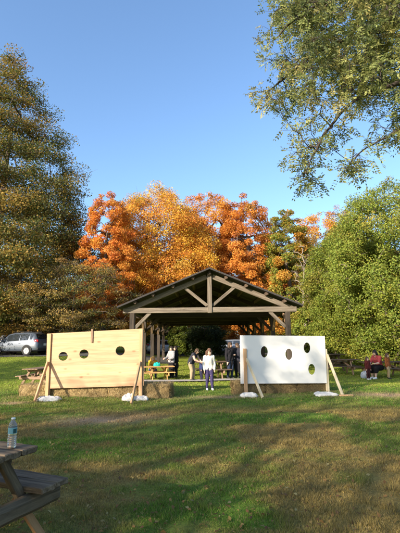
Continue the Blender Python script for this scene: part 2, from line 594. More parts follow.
nt.links.new(tc.outputs['Object'], n1.inputs['Vector'])
mr = N(nt, 'ShaderNodeMapRange'); mr.inputs[1].default_value = .3; mr.inputs[2].default_value = .7; mr.inputs[3].default_value = .55; mr.inputs[4].default_value = 1.4
nt.links.new(n1.outputs['Fac'], mr.inputs[0])
vm = N(nt, 'ShaderNodeVectorMath', operation='SCALE')
nt.links.new(a.outputs['Color'], vm.inputs[0]); nt.links.new(mr.outputs[0], vm.inputs['Scale'])
p = N(nt, 'ShaderNodeBsdfPrincipled', Roughness=.95); p.inputs['Specular IOR Level'].default_value = .1
nt.links.new(vm.outputs[0], p.inputs['Base Color'])
b = N(nt, 'ShaderNodeBump', Strength=.9, Distance=.03); nt.links.new(n1.outputs['Fac'], b.inputs['Height']); nt.links.new(b.outputs[0], p.inputs['Normal'])
nt.links.new(p.outputs[0], out.inputs[0])
tag(link('lawn', me, m), kind='structure')


def blades(name, y0, y1, n, hgt, wid, seed, margin=1.15, label=''):
    rng = np.random.default_rng(seed)
    # density falls with distance: uniform in log-depth x image width
    u = rng.random(n)
    y = y0 * (y1 / y0) ** u
    x = (rng.random(n) * 2 - 1) * (y * 200 / F_PX * margin + 0.4)
    keep = rng.random(n) > 0.75 * dirt_mask(x, y)
    keep &= rng.random(n) < 0.45 + 0.9 * fbm(x * 1.6, y * 1.6, 41, 3)
    x = x[keep]; y = y[keep]; n = len(x)
    z = gz(x, y)
    t = lawn_tint(x, y)
    tuft = fbm(x * 6, y * 6, 55, 2)
    dryb = rng.random(n) < 0.16
    t[dryb] = np.array([.24, .18, .085])
    t = t * (0.6 + 1.15 * rng.random((n, 1)))
    h = hgt * (0.3 + 1.9 * tuft ** 2) * rng.uniform(.5, 1.25, n) * (1 + 0.12 * (y / y0 - 1)).clip(1, 1.7)
    w = wid * rng.uniform(.7, 1.3, n) * (y / y0) ** 0.75
    a = rng.random(n) * 2 * pi
    lean = rng.normal(size=(n, 2)) * 0.55 * h[:, None]
    sx = np.cos(a) * w; sy = np.sin(a) * w
    base = np.stack([x, y, z], 1)
    v0 = base + np.stack([sx, sy, np.zeros(n)], 1)
    v1 = base - np.stack([sx, sy, np.zeros(n)], 1)
    v2 = base + np.stack([lean[:, 0], lean[:, 1], h], 1)
    v = np.stack([v0, v1, v2], 1).reshape(-1, 3)
    f = np.arange(3 * n).reshape(-1, 3)
    o = link(name, mesh_np(name, v, f, np.repeat(t, 3, 0)), M_GRASS)
    tag(o, label, 'grass', kind='stuff')


blades('grass', 2.3, 12.5, 520000, 0.029, 0.0017, 1, label='short patchy grass with dry brown patches in the shaded foreground')
blades('grass', 12.5, 34, 130000, 0.040, 0.0075, 2, label='sunlit green grass beyond the two boards')

# fallen leaves
rng = np.random.default_rng(5)
n = 4200
y = 2.4 * (24 / 2.4) ** rng.random(n); x = (rng.random(n) * 2 - 1) * (y * .5 + .3)
pos = np.stack([x, y, gz(x, y) + 0.022], 1)
nrm = rng.normal(size=(n, 3)) * .45 + np.array([0, 0, 1])
tt = pick_tints(n, [((.30, .17, .06), 3), ((.36, .25, .08), 2), ((.20, .11, .05), 3), ((.38, .32, .14), 1)], rng)
v, f, t = leaves_np(pos, rng.uniform(.02, .055, n), nrm, tt, .6, rng)
tag(link('fallen_leaves', mesh_np('fallen_leaves', v, f, t), M_LEAF), 'small brown and yellow fallen leaves scattered on the lawn', 'leaves', kind='stuff')


def sheet(name, poly_fn, nu, nv, mat, dz=0.012):
    us = np.linspace(0, 1, nu); vs = np.linspace(0, 1, nv)
    pts = []
    for v_ in vs:
        for u_ in us:
            x, y = poly_fn(u_, v_)
            pts.append((x, y, g(x, y) + dz))
    i = (np.arange(nv - 1)[:, None] * nu + np.arange(nu - 1)[None, :]).ravel()
    f = np.stack([i, i + 1, i + nu + 1, i + nu], 1)
    return tag(link(name, mesh_np(name, np.array(pts), f, smooth_=True), mat), kind='structure')


sheet('path', lambda u, v: (-4.4 + 6.4 * u, 18.05 + 0.75 * v + 0.12 * math.sin(u * 9)), 60, 8, M_CONC, 0.055)
sheet('road', lambda u, v: (-45 + 43 * u, 30.3 + 7.5 * v), 90, 24, M_ASPH, 0.03)
sheet('car_park', lambda u, v: (-6.5 + 14 * u, 42.0 + 9 * v), 60, 24, M_ASPH, 0.03)

# ------------------------------------------------------------------ pavilion
YP = 19.0
pc = at(210.3, 341, YP); PX = pc.x
zt = lambda py: at(210, py, YP).z
Z_TB0, Z_TB1 = zt(312.6), zt(307.4)
Z_AP = zt(269.8)
HALF = (at(300.5, 300, YP).x - at(119.5, 300, YP).x) / 2
Z_EV = zt(307.0)
PH = 77.0 * YP / F_PX
GZP = -0.27
pav = empty('pavilion', (PX, YP, GZP), 'open timber picnic pavilion with weathered grey trusses and a dark gable roof', 'pavilion')
YS = [YP + 4.0 * k for k in range(5)]
slope = (Z_AP - Z_EV) / HALF
up_l = Vector((slope, 0, 1)).normalized(); up_r = Vector((-slope, 0, 1)).normalized()
CH = 0.27      # chord lies this much under the roof skin


def roof_z(dx): return Z_AP - slope * abs(dx)


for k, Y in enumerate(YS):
    wmat = M_GREYWOOD if k == 0 else M_SHADEWOOD  # front truss in its own grey, inner trusses in the shade-darkened wood
    if k > 0: wmat = M_SHADEWOOD
    ov = 0.42
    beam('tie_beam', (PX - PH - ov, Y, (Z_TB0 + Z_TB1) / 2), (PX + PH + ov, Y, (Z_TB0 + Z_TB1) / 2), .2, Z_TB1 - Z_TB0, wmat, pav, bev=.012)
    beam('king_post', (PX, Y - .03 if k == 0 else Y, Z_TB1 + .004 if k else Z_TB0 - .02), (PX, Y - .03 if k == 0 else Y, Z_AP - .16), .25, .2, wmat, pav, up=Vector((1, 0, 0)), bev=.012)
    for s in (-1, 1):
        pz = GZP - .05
        beam('post', (PX + s * PH, Y, pz), (PX + s * PH, Y, Z_TB0 - .003), .22, .22, M_POST_SHADE, pav, up=Vector((1, 0, 0)), bev=.012)
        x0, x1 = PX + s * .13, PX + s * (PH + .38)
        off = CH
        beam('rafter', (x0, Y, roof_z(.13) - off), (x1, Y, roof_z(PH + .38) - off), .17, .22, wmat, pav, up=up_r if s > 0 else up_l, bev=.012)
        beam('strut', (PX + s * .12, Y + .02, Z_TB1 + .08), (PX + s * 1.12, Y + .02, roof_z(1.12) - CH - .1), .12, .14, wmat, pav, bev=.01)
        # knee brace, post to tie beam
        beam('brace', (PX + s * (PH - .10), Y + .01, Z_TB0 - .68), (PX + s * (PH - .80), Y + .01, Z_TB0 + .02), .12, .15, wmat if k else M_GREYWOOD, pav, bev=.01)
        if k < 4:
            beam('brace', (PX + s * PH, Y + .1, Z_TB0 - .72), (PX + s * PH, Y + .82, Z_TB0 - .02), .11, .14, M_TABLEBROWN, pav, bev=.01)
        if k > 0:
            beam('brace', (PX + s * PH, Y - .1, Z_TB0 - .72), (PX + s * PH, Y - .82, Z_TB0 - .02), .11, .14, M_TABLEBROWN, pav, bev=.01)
for s in (-1, 1):
    beam('wall_plate', (PX + s * PH, YP + .11, Z_TB0 + .12), (PX + s * PH, YS[-1] - .11, Z_TB0 + .12), .18, .2, M_SHADEWOOD, pav)
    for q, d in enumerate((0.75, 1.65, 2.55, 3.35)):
        beam('purlin', (PX + s * d, YP - .38, roof_z(d) - .105), (PX + s * d, YS[-1] + .38, roof_z(d) - .105), .13, .14, M_TABLEDARK, pav, up=up_r if s > 0 else up_l, bev=.01)  # dark colour stands in for shade under the roof
    # roof skin
    bm = bmesh.new()
    p = []
    th = .075
    for (d, y) in ((0.0, YP - .5), (HALF, YP - .5), (HALF, YS[-1] + .5), (0.0, YS[-1] + .5)):
        p.append((bm.verts.new((PX + s * d, y, roof_z(d) + .035)), bm.verts.new((PX + s * d, y, roof_z(d) + .035 - th))))
    T_ = [a_ for a_, b_ in p]; B_ = [b_ for a_, b_ in p]
    if s < 0: T_.reverse(); B_.reverse()
    bm.faces.new(T_); bm.faces.new(B_[::-1])
    for i in range(4):
        j = (i + 1) % 4
        bm.faces.new((T_[j], T_[i], B_[i], B_[j]))
    bmesh.ops.recalc_face_normals(bm, faces=bm.faces)
    link('roof', bm_mesh('roof', bm), M_ROOF, pav)
beam('ridge_beam', (PX, YP - .3, Z_AP - .16), (PX, YS[-1] + .3, Z_AP - .16), .12, .22, M_SHADEWOOD, pav)
# boarded far gable
bm = bmesh.new()
yb = YS[-1] + .15
tri = [(PX - HALF + .3, Z_TB1 - .1), (PX + HALF - .3, Z_TB1 - .1), (PX + HALF - .3, roof_z(HALF - .3) - .05), (PX, Z_AP - .06), (PX - HALF + .3, roof_z(HALF - .3) - .05)]
fr = [bm.verts.new((x, yb, z)) for x, z in tri]; bk = [bm.verts.new((x, yb + .05, z)) for x, z in tri]
bm.faces.new(fr); bm.faces.new(bk[::-1])
for i in range(5):
    j = (i + 1) % 5
    bm.faces.new((fr[j], fr[i], bk[i], bk[j]))
bmesh.ops.recalc_face_normals(bm, faces=bm.faces)
link('gable_boards', bm_mesh('gable_boards', bm), M_SHADEWOOD, pav)


# ------------------------------------------------------------------ cut-out boards
def panel_mesh(name, w, h, th, holes):
    cu = bpy.data.curves.new(name, 'CURVE'); cu.dimensions = '2D'; cu.fill_mode = 'BOTH'; cu.extrude = th / 2
    def poly(pts):
        sp = cu.splines.new('POLY'); sp.points.add(len(pts) - 1)
        for i, (x, y) in enumerate(pts): sp.points[i].co = (x, y, 0, 1)
        sp.use_cyclic_u = True
    poly([(-w / 2, -h / 2), (w / 2, -h / 2), (w / 2, h / 2), (-w / 2, h / 2)])
    for (x, y, rx, ry) in holes:
        poly([(x + rx * math.cos(t), y + ry * math.sin(t)) for t in np.linspace(0, 2 * pi, 40, endpoint=False)])
    o = bpy.data.objects.new('tmp', cu); COL.objects.link(o)
    dg = bpy.context.evaluated_depsgraph_get()
    me = bpy.data.meshes.new_from_object(o.evaluated_get(dg))
    bpy.data.objects.remove(o); bpy.data.curves.remove(cu)
    me.materials.clear(); me.name = name
    return me


def plank_board_mat():
    m = M_PINE.copy(); m.name = 'pine_plank_panel'
    nt = m.node_tree
    p = [n_ for n_ in nt.nodes if n_.type == 'BSDF_PRINCIPLED'][0]
    src = p.inputs['Base Color'].links[0].from_socket
    tc = N(nt, 'ShaderNodeTexCoord'); sp = N(nt, 'ShaderNodeSeparateXYZ')
    nt.links.new(tc.outputs['Object'], sp.inputs[0])
    dv = N(nt, 'ShaderNodeMath', operation='MULTIPLY_ADD'); dv.inputs[1].default_value = 1 / 0.292; dv.inputs[2].default_value = 20.5
    nt.links.new(sp.outputs['Y'], dv.inputs[0])
    frc = N(nt, 'ShaderNodeMath', operation='FRACT'); fl = N(nt, 'ShaderNodeMath', operation='FLOOR')
    nt.links.new(dv.outputs[0], frc.inputs[0]); nt.links.new(dv.outputs[0], fl.inputs[0])
    wn = N(nt, 'ShaderNodeTexWhiteNoise', noise_dimensions='1D'); nt.links.new(fl.outputs[0], wn.inputs['W'])
    mr = N(nt, 'ShaderNodeMapRange'); mr.inputs[3].default_value = .88; mr.inputs[4].default_value = 1.1
    nt.links.new(wn.outputs['Value'], mr.inputs[0])
    ln = N(nt, 'ShaderNodeMath', operation='LESS_THAN'); ln.inputs[1].default_value = .018
    nt.links.new(frc.outputs[0], ln.inputs[0])
    mm = N(nt, 'ShaderNodeMath', operation='MULTIPLY_ADD'); mm.inputs[1].default_value = -.22
    nt.links.new(ln.outputs[0], mm.inputs[0]); nt.links.new(mr.outputs[0], mm.inputs[2])
    vs = N(nt, 'ShaderNodeVectorMath', operation='SCALE')
    nt.links.new(src, vs.inputs[0]); nt.links.new(mm.outputs[0], vs.inputs['Scale'])
    nt.links.new(vs.outputs[0], p.inputs['Base Color'])
    return m


M_PLANKS = plank_board_mat()


class Board:
    def __init__(s, label, pL, pR, pxL, pxR, top, bot):
        """pL,pR: forward distances of the two edges; top/bot: photo rows at (left, right)"""
        s.TL = at(pxL, top[0], pL); s.TR = at(pxR, top[1], pR)
        s.BL = at(pxL, bot[0], pL); s.BR = at(pxR, bot[1], pR)
        s.TR.y = s.BR.y = pR
        c = (s.TL + s.TR + s.BL + s.BR) / 4
        x = ((s.TR - s.TL) + (s.BR - s.BL)); s.w = x.length / 2; x.normalize()
        z = Vector((0, 0, 1)); n = x.cross(z).normalized()      # towards the camera
        yv = n.cross(x)
        s.h = ((s.TL - s.BL).length + (s.TR - s.BR).length) / 2
        s.x = x; s.n = n; s.c = c
        s.M = Matrix.Translation(c) @ Matrix((x, yv, n)).transposed().to_4x4()
        s.root = empty('cutout_board', (c.x, c.y, g(c.x, c.y)), label, 'photo board')

    def uv(s, px, py):
        d = at(px, py, 1.0) - Vector((0, 0, H_EYE))
        o = Vector((0, 0, H_EYE))
        t = (s.c - o).dot(s.n) / d.dot(s.n)
        q = s.M.inverted() @ (o + d * t)
        return q.x, q.y

    def P(s, u, z, f):
        q = s.c + s.x * u + s.n * f
        return Vector((q.x, q.y, z))

    def gp(s, u, f):
        q = s.c + s.x * u + s.n * f
        return g(q.x, q.y)


LB = Board('pine plank photo board with three round face holes, in full sun', 11.65, 11.2, 46.8, 143.5, (333.7, 328.6), (388.6, 385.6))
hl = []
for (px, py, rx, ry) in ((63.4, 356.3, 4.6, 4.4), (84.2, 354.0, 4.6, 4.6), (120.4, 350.7, 4.6, 4.7)):
    u, v = LB.uv(px, py); u2, _ = LB.uv(px + rx, py); _, v2 = LB.uv(px, py + ry)
    hl.append((u, v, abs(u2 - u), abs(v2 - v)))
link('panel', panel_mesh('panel', LB.w, LB.h, .022, hl), M_PLANKS, LB.root, LB.M)
ztop = (LB.TL.z + LB.TR.z) / 2
for (u, zt_) in ((-LB.w / 2 + .075, LB.TL.z), (LB.w / 2 - .06, LB.TR.z)):
    beam('post', LB.P(u, LB.gp(u, .03) - .06, .035), LB.P(u, zt_ + .0, .035), .09, .045, M_STUD, LB.root, up=LB.n, bev=.004)
    f_ = .95
    beam('brace', LB.P(u + (.20 if u < 0 else .07), LB.gp(u, f_) + .02, f_), LB.P(u, .93, .075), .09, .04, M_STUD, LB.root, up=LB.x, bev=.004)
    beam('rear_stud', LB.P(u, LB.gp(u, -.05), -.035), LB.P(u, zt_ - .03, -.035), .09, .045, M_STUD, LB.root, up=LB.n, bev=.004)
u, v = LB.uv(91.8, 337)
beam('batten', LB.P(u, ztop - .30, .03), LB.P(u, ztop + .06, .03), .05, .03, M_TABLEBROWN, LB.root, up=LB.n, bev=.004)

WB = Board('white painted plywood photo board with four oval face holes', 11.75, 12.05, 240.2, 325.6, (335.2, 336.2), (383.8, 382.9))
hl = []
for (px, py, rx, ry) in ((264.2, 351.8, 3.5, 5.7), (288.8, 354.2, 3.5, 5.6), (306.9, 347.8, 3.3, 5.3), (311.6, 369.3, 3.4, 5.4)):
    u, v = WB.uv(px, py); u2, _ = WB.uv(px + rx, py); _, v2 = WB.uv(px, py + ry)
    hl.append((u, v, abs(u2 - u), abs(v2 - v)))
link('panel', panel_mesh('panel', WB.w, WB.h, .018, hl), M_WHITE, WB.root, WB.M)
uL = WB.uv(245, 370)[0]; uR = WB.w / 2 + .02
zL = at(245, 348.5, 11.75).z
beam('post', WB.P(uL, WB.gp(uL, .03) - .06, .035), WB.P(uL, zL, .035), .09, .045, M_STUD, WB.root, up=WB.n, bev=.004)
beam('brace', WB.P(uL + .22, WB.gp(uL, .9) + .03, .92), WB.P(uL + .03, .95, .08), .09, .04, M_STUDPALE, WB.root, up=WB.x, bev=.004)
beam('post', WB.P(uR, WB.gp(uR, -.03) - .06, -.035), WB.P(uR, at(326, 349, 12.05).z, -.035), .09, .05, M_STUDPALE, WB.root, up=WB.n, bev=.004)
beam('brace', WB.P(uR - .02, WB.gp(uR, .9) + .03, .92), WB.P(uR + .03, 1.02, .0), .09, .04, M_STUDPALE, WB.root, up=WB.x, bev=.004)


def lump_mesh(name, sx, sy, sz, seed, e=0.6, wr=.03):
    bm = bmesh.new()
    bmesh.ops.create_icosphere(bm, subdivisions=5, radius=1)
    for v in bm.verts:
        x, y, z = v.co
        q = lambda a, e_: math.copysign(abs(a) ** e_, a)
        x, y = q(x, e), q(y, e)
        n1 = vnoise([x * 2.2 + seed * 7.1], [y * 2.2 + z], seed)[0] - .5
        n2 = vnoise([x * 7 + z * 3], [y * 7 + seed], seed + 3)[0] - .5
        pinch = 1 - (.72 if x > 0 else .3) * max(0, abs(x) - .78) / .22
        z += .10 * math.sin(x * 9 + y * 3 + seed) * max(0, z)
        v.co = (x * sx * (1 + .08 * n1), y * sy * pinch * (1 + .12 * n1), max(-0.35, z) * sz * (1 + .5 * n1) * pinch + wr * n2)
    return bm_mesh(name, bm, True)


def sandbag(px, py, Y, sx, sy, sz, rz, seed, label):
    p = at(px, py, Y)
    z = g(p.x, p.y) + sz * .3
    me = lump_mesh('sandbag', sx * .88, sy * .9, sz * .72, seed)
    o = link('sandbag', me, M_BAG, None, Matrix.Translation((p.x, p.y, z)) @ Matrix.Rotation(rz, 4, 'Z') @ Matrix.Rotation(R(2), 4, 'X'))
    tag(o, label, 'sandbag', 'white sandbags weighing down the braces')


sandbag(49.5, 400, 10.9, .34, .17, .10, R(6), 1, 'white sandbag on the foot of the plank board\'s left brace')
sandbag(129, 398, 10.85, .19, .16, .15, R(-8), 2, 'short upright white sandbag behind the plank board\'s right brace')
sandbag(141, 398, 10.95, .22, .15, .10, R(10), 3, 'white sandbag lying between the plank board\'s right brace and loose hay bale')
sandbag(249, 397, 11.35, .27, .18, .10, R(-5), 4, 'rounded white sandbag by the white board\'s left brace')
sandbag(324, 395, 11.55, .33, .13, .07, R(16), 5, 'long flat white sandbag under the white board\'s right end, the upper of two')
sandbag(327, 397.3, 11.3, .36, .12, .06, R(8), 6, 'long flat white sandbag nearest the lawn at the white board\'s right brace')
p0 = at(340, 399.5, 11.1); p1 = at(353, 399.3, 11.15)
o = beam('wooden_stake', (p0.x, p0.y, g(p0.x, p0.y) + .03), (p1.x, p1.y, g(p1.x, p1.y) + .03), .07, .035, M_STUD, None, bev=.003)
tag(o, 'loose pine stake lying on bare soil right of the white board', 'stake')


# ------------------------------------------------------------------ hay bales
def bale(name, cx, cy, z0, rz, L, w, h, seed, label, dark=1.0, group='hay bales along the foot of the boards'):  # dark scales the straw tint, low for bales painted as shaded
    rng = np.random.default_rng(seed)
    bm = bmesh.new()
    bmesh.ops.create_cube(bm, size=1, matrix=Matrix.Diagonal((L, w, h, 1)))
    bmesh.ops.subdivide_edges(bm, edges=bm.edges[:], cuts=11, use_grid_fill=True)
    V = np.array([v.co[:] for v in bm.verts])
    F = np.array([[v.index for v in f.verts] for f in bm.faces])
    bm.free()
    n = fbm(V[:, 0] * 7 + seed, V[:, 1] * 7 + V[:, 2] * 9, seed, 3) - .5
    sc = 1 - .05 * (np.abs(V[:, 0]) / (L / 2)) ** 6
    V[:, 1] *= sc; V[:, 2] *= sc
    tie = np.exp(-((np.abs(V[:, 0]) - L * .2) / .03) ** 2) * .02
    dirn = V / (np.linalg.norm(V, axis=1)[:, None] + 1e-6)
    V = V + dirn * (n[:, None] * .11 - tie[:, None])
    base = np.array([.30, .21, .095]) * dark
    tv = base * (0.55 + .9 * fbm(V[:, 0] * 20, V[:, 2] * 20 + V[:, 1] * 20, seed + 1, 3))[:, None]
    # loose straws on the surface
    ns = 4200
    fi = rng.integers(0, len(F), ns)
    w4 = rng.dirichlet((1, 1, 1, 1), ns)
    P = (V[F[fi]] * w4[:, :, None]).sum(1)
    nf = np.cross(V[F[fi, 1]] - V[F[fi, 0]], V[F[fi, 2]] - V[F[fi, 0]]); nf /= np.linalg.norm(nf, axis=1)[:, None] + 1e-9
    flip = np.sign((nf * P).sum(1)); nf *= flip[:, None]
    d = rng.normal(size=(ns, 3)); d[:, 0] *= .8; d[:, 2] *= 1.2
    d -= nf * (d * nf).sum(1)[:, None] * rng.uniform(.4, 1, ns)[:, None]
    d /= np.linalg.norm(d, axis=1)[:, None]
    ln = rng.uniform(.05, .15, ns)[:, None]; sd = np.cross(d, nf); sd /= np.linalg.norm(sd, axis=1)[:, None] + 1e-9
    P = P + nf * (rng.uniform(0, 1, ns)[:, None] ** 2 * .035 + .001)
    SV = np.stack([P - d * ln / 2 - sd * .0022, P - d * ln / 2 + sd * .0022, P + d * ln / 2 + sd * .0018, P + d * ln / 2 - sd * .0018], 1).reshape(-1, 3)
    st = pick_tints(ns, [((.48, .37, .17), 3), ((.36, .25, .11), 3), ((.22, .15, .07), 2)], rng) * dark
    SF = np.arange(4 * ns).reshape(-1, 4) + len(V)
    me = mesh_np(name, np.concatenate([V, SV]), np.concatenate([F, SF]), np.concatenate([tv, np.repeat(st, 4, 0)]))
    o = link(name, me, M_STRAW, None, Matrix.Translation((cx, cy, z0 + h / 2)) @ Matrix.Rotation(rz, 4, 'Z'))
    tag(o, label, 'hay bale', group)


lab = ['hay bale at the outer left end of the row behind the plank board', 'hay bale behind the plank board\'s left post', 'hay bale behind the middle of the plank board',
       'hay bale under the third hole of the plank board', 'hay bale sticking out to the right of the plank board']
rzL = math.atan2(LB.x.y, LB.x.x)
e0 = -LB.w / 2 - .78
for k in range(5):
    u = e0 + .40 + k * .845
    q = LB.c + LB.x * u - LB.n * .32
    bale('hay_bale', q.x, q.y, g(q.x, q.y) - .01, rzL + R([3, -1, 1, -1, 2][k]), .82, .45, [.31, .36, .35, .36, .37][k], 20 + k, lab[k], .95)
rzW = math.atan2(WB.x.y, WB.x.x)
lab = ['shade-darkened hay bale poking out left of the white board', 'shade-darkened hay bale under the middle of the white board', 'brown hay bale under the white board\'s right half']
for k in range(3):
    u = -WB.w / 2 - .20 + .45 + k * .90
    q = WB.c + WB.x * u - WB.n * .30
    bale('hay_bale', q.x, q.y, g(q.x, q.y) - .01, rzW + R([-2, 1, -1][k]), .88, .45, .37, 30 + k, lab[k], .62)  # shade around the white board is painted into the straw colour


rng = np.random.default_rng(91)
n = 2600
half = n // 2
sx_ = np.concatenate([rng.uniform(-5.2, -.6, half), rng.uniform(.6, 4.2, n - half)])
yb_ = np.where(sx_ < 0, LB.c.y + (sx_ - LB.c.x) * LB.x.y / LB.x.x, WB.c.y + (sx_ - WB.c.x) * WB.x.y / WB.x.x)
sy_ = yb_ + .1 - np.abs(rng.normal(size=n)) * .45
d_ = rng.normal(size=(n, 3)); d_[:, 2] *= .25; d_ /= np.linalg.norm(d_, axis=1)[:, None]
q_ = np.cross(d_, [0, 0, 1.0]); q_ /= np.linalg.norm(q_, axis=1)[:, None]
P_ = np.stack([sx_, sy_, gz(sx_, sy_) + rng.uniform(.012, .04, n)], 1); l_ = rng.uniform(.05, .16, n)[:, None]
v = np.stack([P_ - d_ * l_ / 2 - q_ * .002, P_ - d_ * l_ / 2 + q_ * .002, P_ + d_ * l_ / 2 + q_ * .002, P_ + d_ * l_ / 2 - q_ * .002], 1).reshape(-1, 3)
t = np.repeat(pick_tints(n, [((.48, .37, .17), 3), ((.36, .25, .11), 3)], rng), 4, 0)
tag(link('loose_straw', mesh_np('loose_straw', v, np.arange(4 * n).reshape(-1, 4), t), M_STRAW), 'loose straw scattered on the grass before the hay bales', 'straw', kind='stuff')


# ------------------------------------------------------------------ picnic tables
def planks_obj(name, parent, M, L, widths, th, gap, mat, rough=0.0, seed=0):
    rng = random.Random(seed)
    bm = bmesh.new()
    tot = sum(widths) + gap * (len(widths) - 1)
    y = -tot / 2
    for wdt in widths:
        o0 = len(bm.verts)
        b2 = bmesh.new()
        dl = rng.uniform(-.02, .02) if rough else 0
        box_bm(b2, L + dl, wdt, th, bev=.006)
        if rough:
            for kx in range(1, 30):
                bmesh.ops.bisect_plane(b2, geom=b2.verts[:] + b2.edges[:] + b2.faces[:], plane_co=(-L / 2 + L * kx / 30, 0, 0), plane_no=(1, 0, 0))
            for ky in range(1, 10):
                bmesh.ops.bisect_plane(b2, geom=b2.verts[:] + b2.edges[:] + b2.faces[:], plane_co=(0, -wdt / 2 + wdt * ky / 10, 0), plane_no=(0, 1, 0))
            ph = rng.random() * 40
            for v in b2.verts:
                a = vnoise([v.co.x * 3 + ph], [v.co.y * 30 + ph], 3)[0] - .5
                c = vnoise([v.co.x * 12 + ph], [v.co.y * 23 + v.co.z * 40 + ph], 4)[0] - .5 + .5 * (vnoise([v.co.z * 90 + ph], [v.co.y * 75], 6)[0] - .5)
                v.co.z += rough * (a + .5 * c)
                if abs(v.co.x) > L / 2 - .04:
                    v.co.x += rough * 1.0 * c; v.co.z -= rough * abs(a) * .8
                if abs(abs(v.co.y) - wdt / 2) < .01: v.co.y += rough * 1.2 * c
        for v in b2.verts: v.co.y += y + wdt / 2
        tmp = bpy.data.meshes.new('t'); b2.to_mesh(tmp); b2.free(); bm.from_mesh(tmp); bpy.data.meshes.remove(tmp)
        y += wdt + gap
    return link(name, bm_mesh(name, bm), mat, parent, M)


def picnic_table(label, x, y, rz, L=1.8, mats=None, hgt=.76, k=1.0, rough=0.0, group='picnic tables on the lawn', z=None, fine=False):
    """local X along the table"""
    mtop, mleg = mats
    root = empty('picnic_table', (x, y, g(x, y) if z is None else z), label, 'picnic table', group, rz)
    B = BASE[root.name]
    T = lambda *p: B @ Matrix.Translation(p)
    s = k
    ht = hgt * s; hs = .45 * s * (hgt / .76)
    planks_obj('tabletop', root, T(0, 0, ht - .02 * s), L, [.142 * s] * 5, .042 * s, .008, mtop, rough, 3)
    for sg in (-1, 1):
        planks_obj('bench', root, T(.02 * 0, sg * .535 * s, hs - .02 * s), L + (.06 if fine else 0), [.14 * s] * 2, .042 * s, .008, mtop, rough, 5 + sg)
        xe = sg * (L / 2 - (.09 if fine else .36) * s); xl = xe - sg * .07 * s
        W2 = lambda p: B @ Vector(p)
        upv = (B.to_3x3() @ Vector((1, 0, 0)))
        beam('seat_beam', W2((xe, -.70 * s, hs - .115 * s)), W2((xe, .70 * s, hs - .115 * s)), .06 * s if not fine else .10, .125 * s, mleg, root, rough=rough * 1.6, seg=18 if rough else 1, bev=.03 if fine else .006)
        xt = xe - (sg * .10 if fine else 0)
        beam('top_support', W2((xt, -.33 * s, ht - .09 * s)), W2((xt, (.30 if fine else .33) * s, ht - .09 * s)), .045 * s, (.07 if fine else .095) * s, mleg, root, rough=rough * .6, seg=6 if rough else 1)
        for sy in (-1, 1):
            pa, pb = W2((xl, sy * .62 * s, 0.0)), W2((xl, sy * .18 * s, ht - .05 * s))
            if fine and sg > 0 and sy > 0:
                beam('leg', pa.lerp(pb, .34), pb, .07, .05, mleg, root, up=upv, bev=.006, rough=rough * .6, seg=8)
                beam('foot_brace', pa, pa.lerp(pb, .52) - upv * .052, .06, .035, M_NEWLEG, root, up=upv, bev=.004)
            else:
                beam('leg', pa, pb, (.07 if fine else .10) * s, .05 * s, mleg, root, up=upv, bev=.006)
        beam('centre_brace', W2((xe, 0, hs - .10 * s)), W2((sg * .12, 0, ht - .05 * s)), .06 * s, .08 * s, mleg, root)
    return root


ua = Vector((.914, -.406, 0)); na = Vector((.406, .914, 0))
# foreground table: end at u=-2.36, far edge at n=2.48
ua = Vector((.918, -.397, 0)); na = Vector((.397, .918, 0))
ft_c = ua * (-2.36 - .90) + na * (2.48 - .375)
picnic_table('weathered grey picnic table with a water bottle standing on it', ft_c.x, ft_c.y, math.atan2(-.397, .918), 1.80, (M_OLDTABLE, M_OLDLEG), .72, 1.0, .006, group=None, z=g(ft_c.x, ft_c.y), fine=True)
TOPZ = g(ft_c.x, ft_c.y) + .72

q = at(39.5, 378, 17.6)
picnic_table('small brown picnic table in sun left of the plank board', q.x, q.y, R(80), 1.5, (M_TABLEBROWN, M_TABLEBROWN), .74, .9)
q = at(158, 376, 18.9)
picnic_table('honey coloured pine picnic table under the front of the pavilion', q.x, q.y + .35, R(12), 1.35, (M_TABLEPINE, M_TABLEPINE), .70, .82, z=GZP + .05)
q = at(212, 372, 19.6)
picnic_table('dark picnic table behind the girl in the white jacket', q.x, q.y, R(8), 1.6, (M_TABLEDARK, M_TABLEBROWN), .80, 1.0, z=GZP)
q = at(340, 370, 21.2)
picnic_table('dark picnic table just right of the white board', q.x, q.y, R(-4), 1.75, (M_TABLEDARK, M_TABLEBROWN), .76, .95)
q = at(330, 366, 23.6)
picnic_table('dark picnic table half hidden by the white board, under the trees', q.x, q.y, R(30), 1.7, (M_TABLEDARK, M_TABLEDARK), .9, 1.0)
q = at(384, 372, 19.6)
picnic_table('dark picnic table where the woman in the red top sits', q.x, q.y, R(3), 2.1, (M_TABLEDARK, M_TABLEBROWN), .74, .9)

# ------------------------------------------------------------------ water bottle
def lathe(name, prof, mat, parent, M, sides=40, rib=None):
    V = []; F = []
    for i, (r, z) in enumerate(prof):
        for j in range(sides):
            a = 2 * pi * j / sides
            V.append((r * math.cos(a), r * math.sin(a), z))
    for i in range(len(prof) - 1):
        for j in range(sides):
            j2 = (j + 1) % sides
            F.append((i * sides + j, i * sides + j2, (i + 1) * sides + j2, (i + 1) * sides + j))
    return link(name, mesh_np(name, np.array(V), np.array(F), smooth_=True), mat, parent, M)


def mat_pet():
    m, nt, out = new_mat('clear_bottle_plastic')
    p = N(nt, 'ShaderNodeBsdfPrincipled', Roughness=.06)
    p.inputs['Base Color'].default_value = (.93, .96, .98, 1)
    p.inputs['Transmission Weight'].default_value = 1; p.inputs['IOR'].default_value = 1.33
    d = N(nt, 'ShaderNodeBsdfDiffuse'); d.inputs['Color'].default_value = (.75, .80, .84, 1)
    mx = N(nt, 'ShaderNodeMixShader'); mx.inputs[0].default_value = .16
    nt.links.new(p.outputs[0], mx.inputs[1]); nt.links.new(d.outputs[0], mx.inputs[2]); nt.links.new(mx.outputs[0], out.inputs[0])
    return m


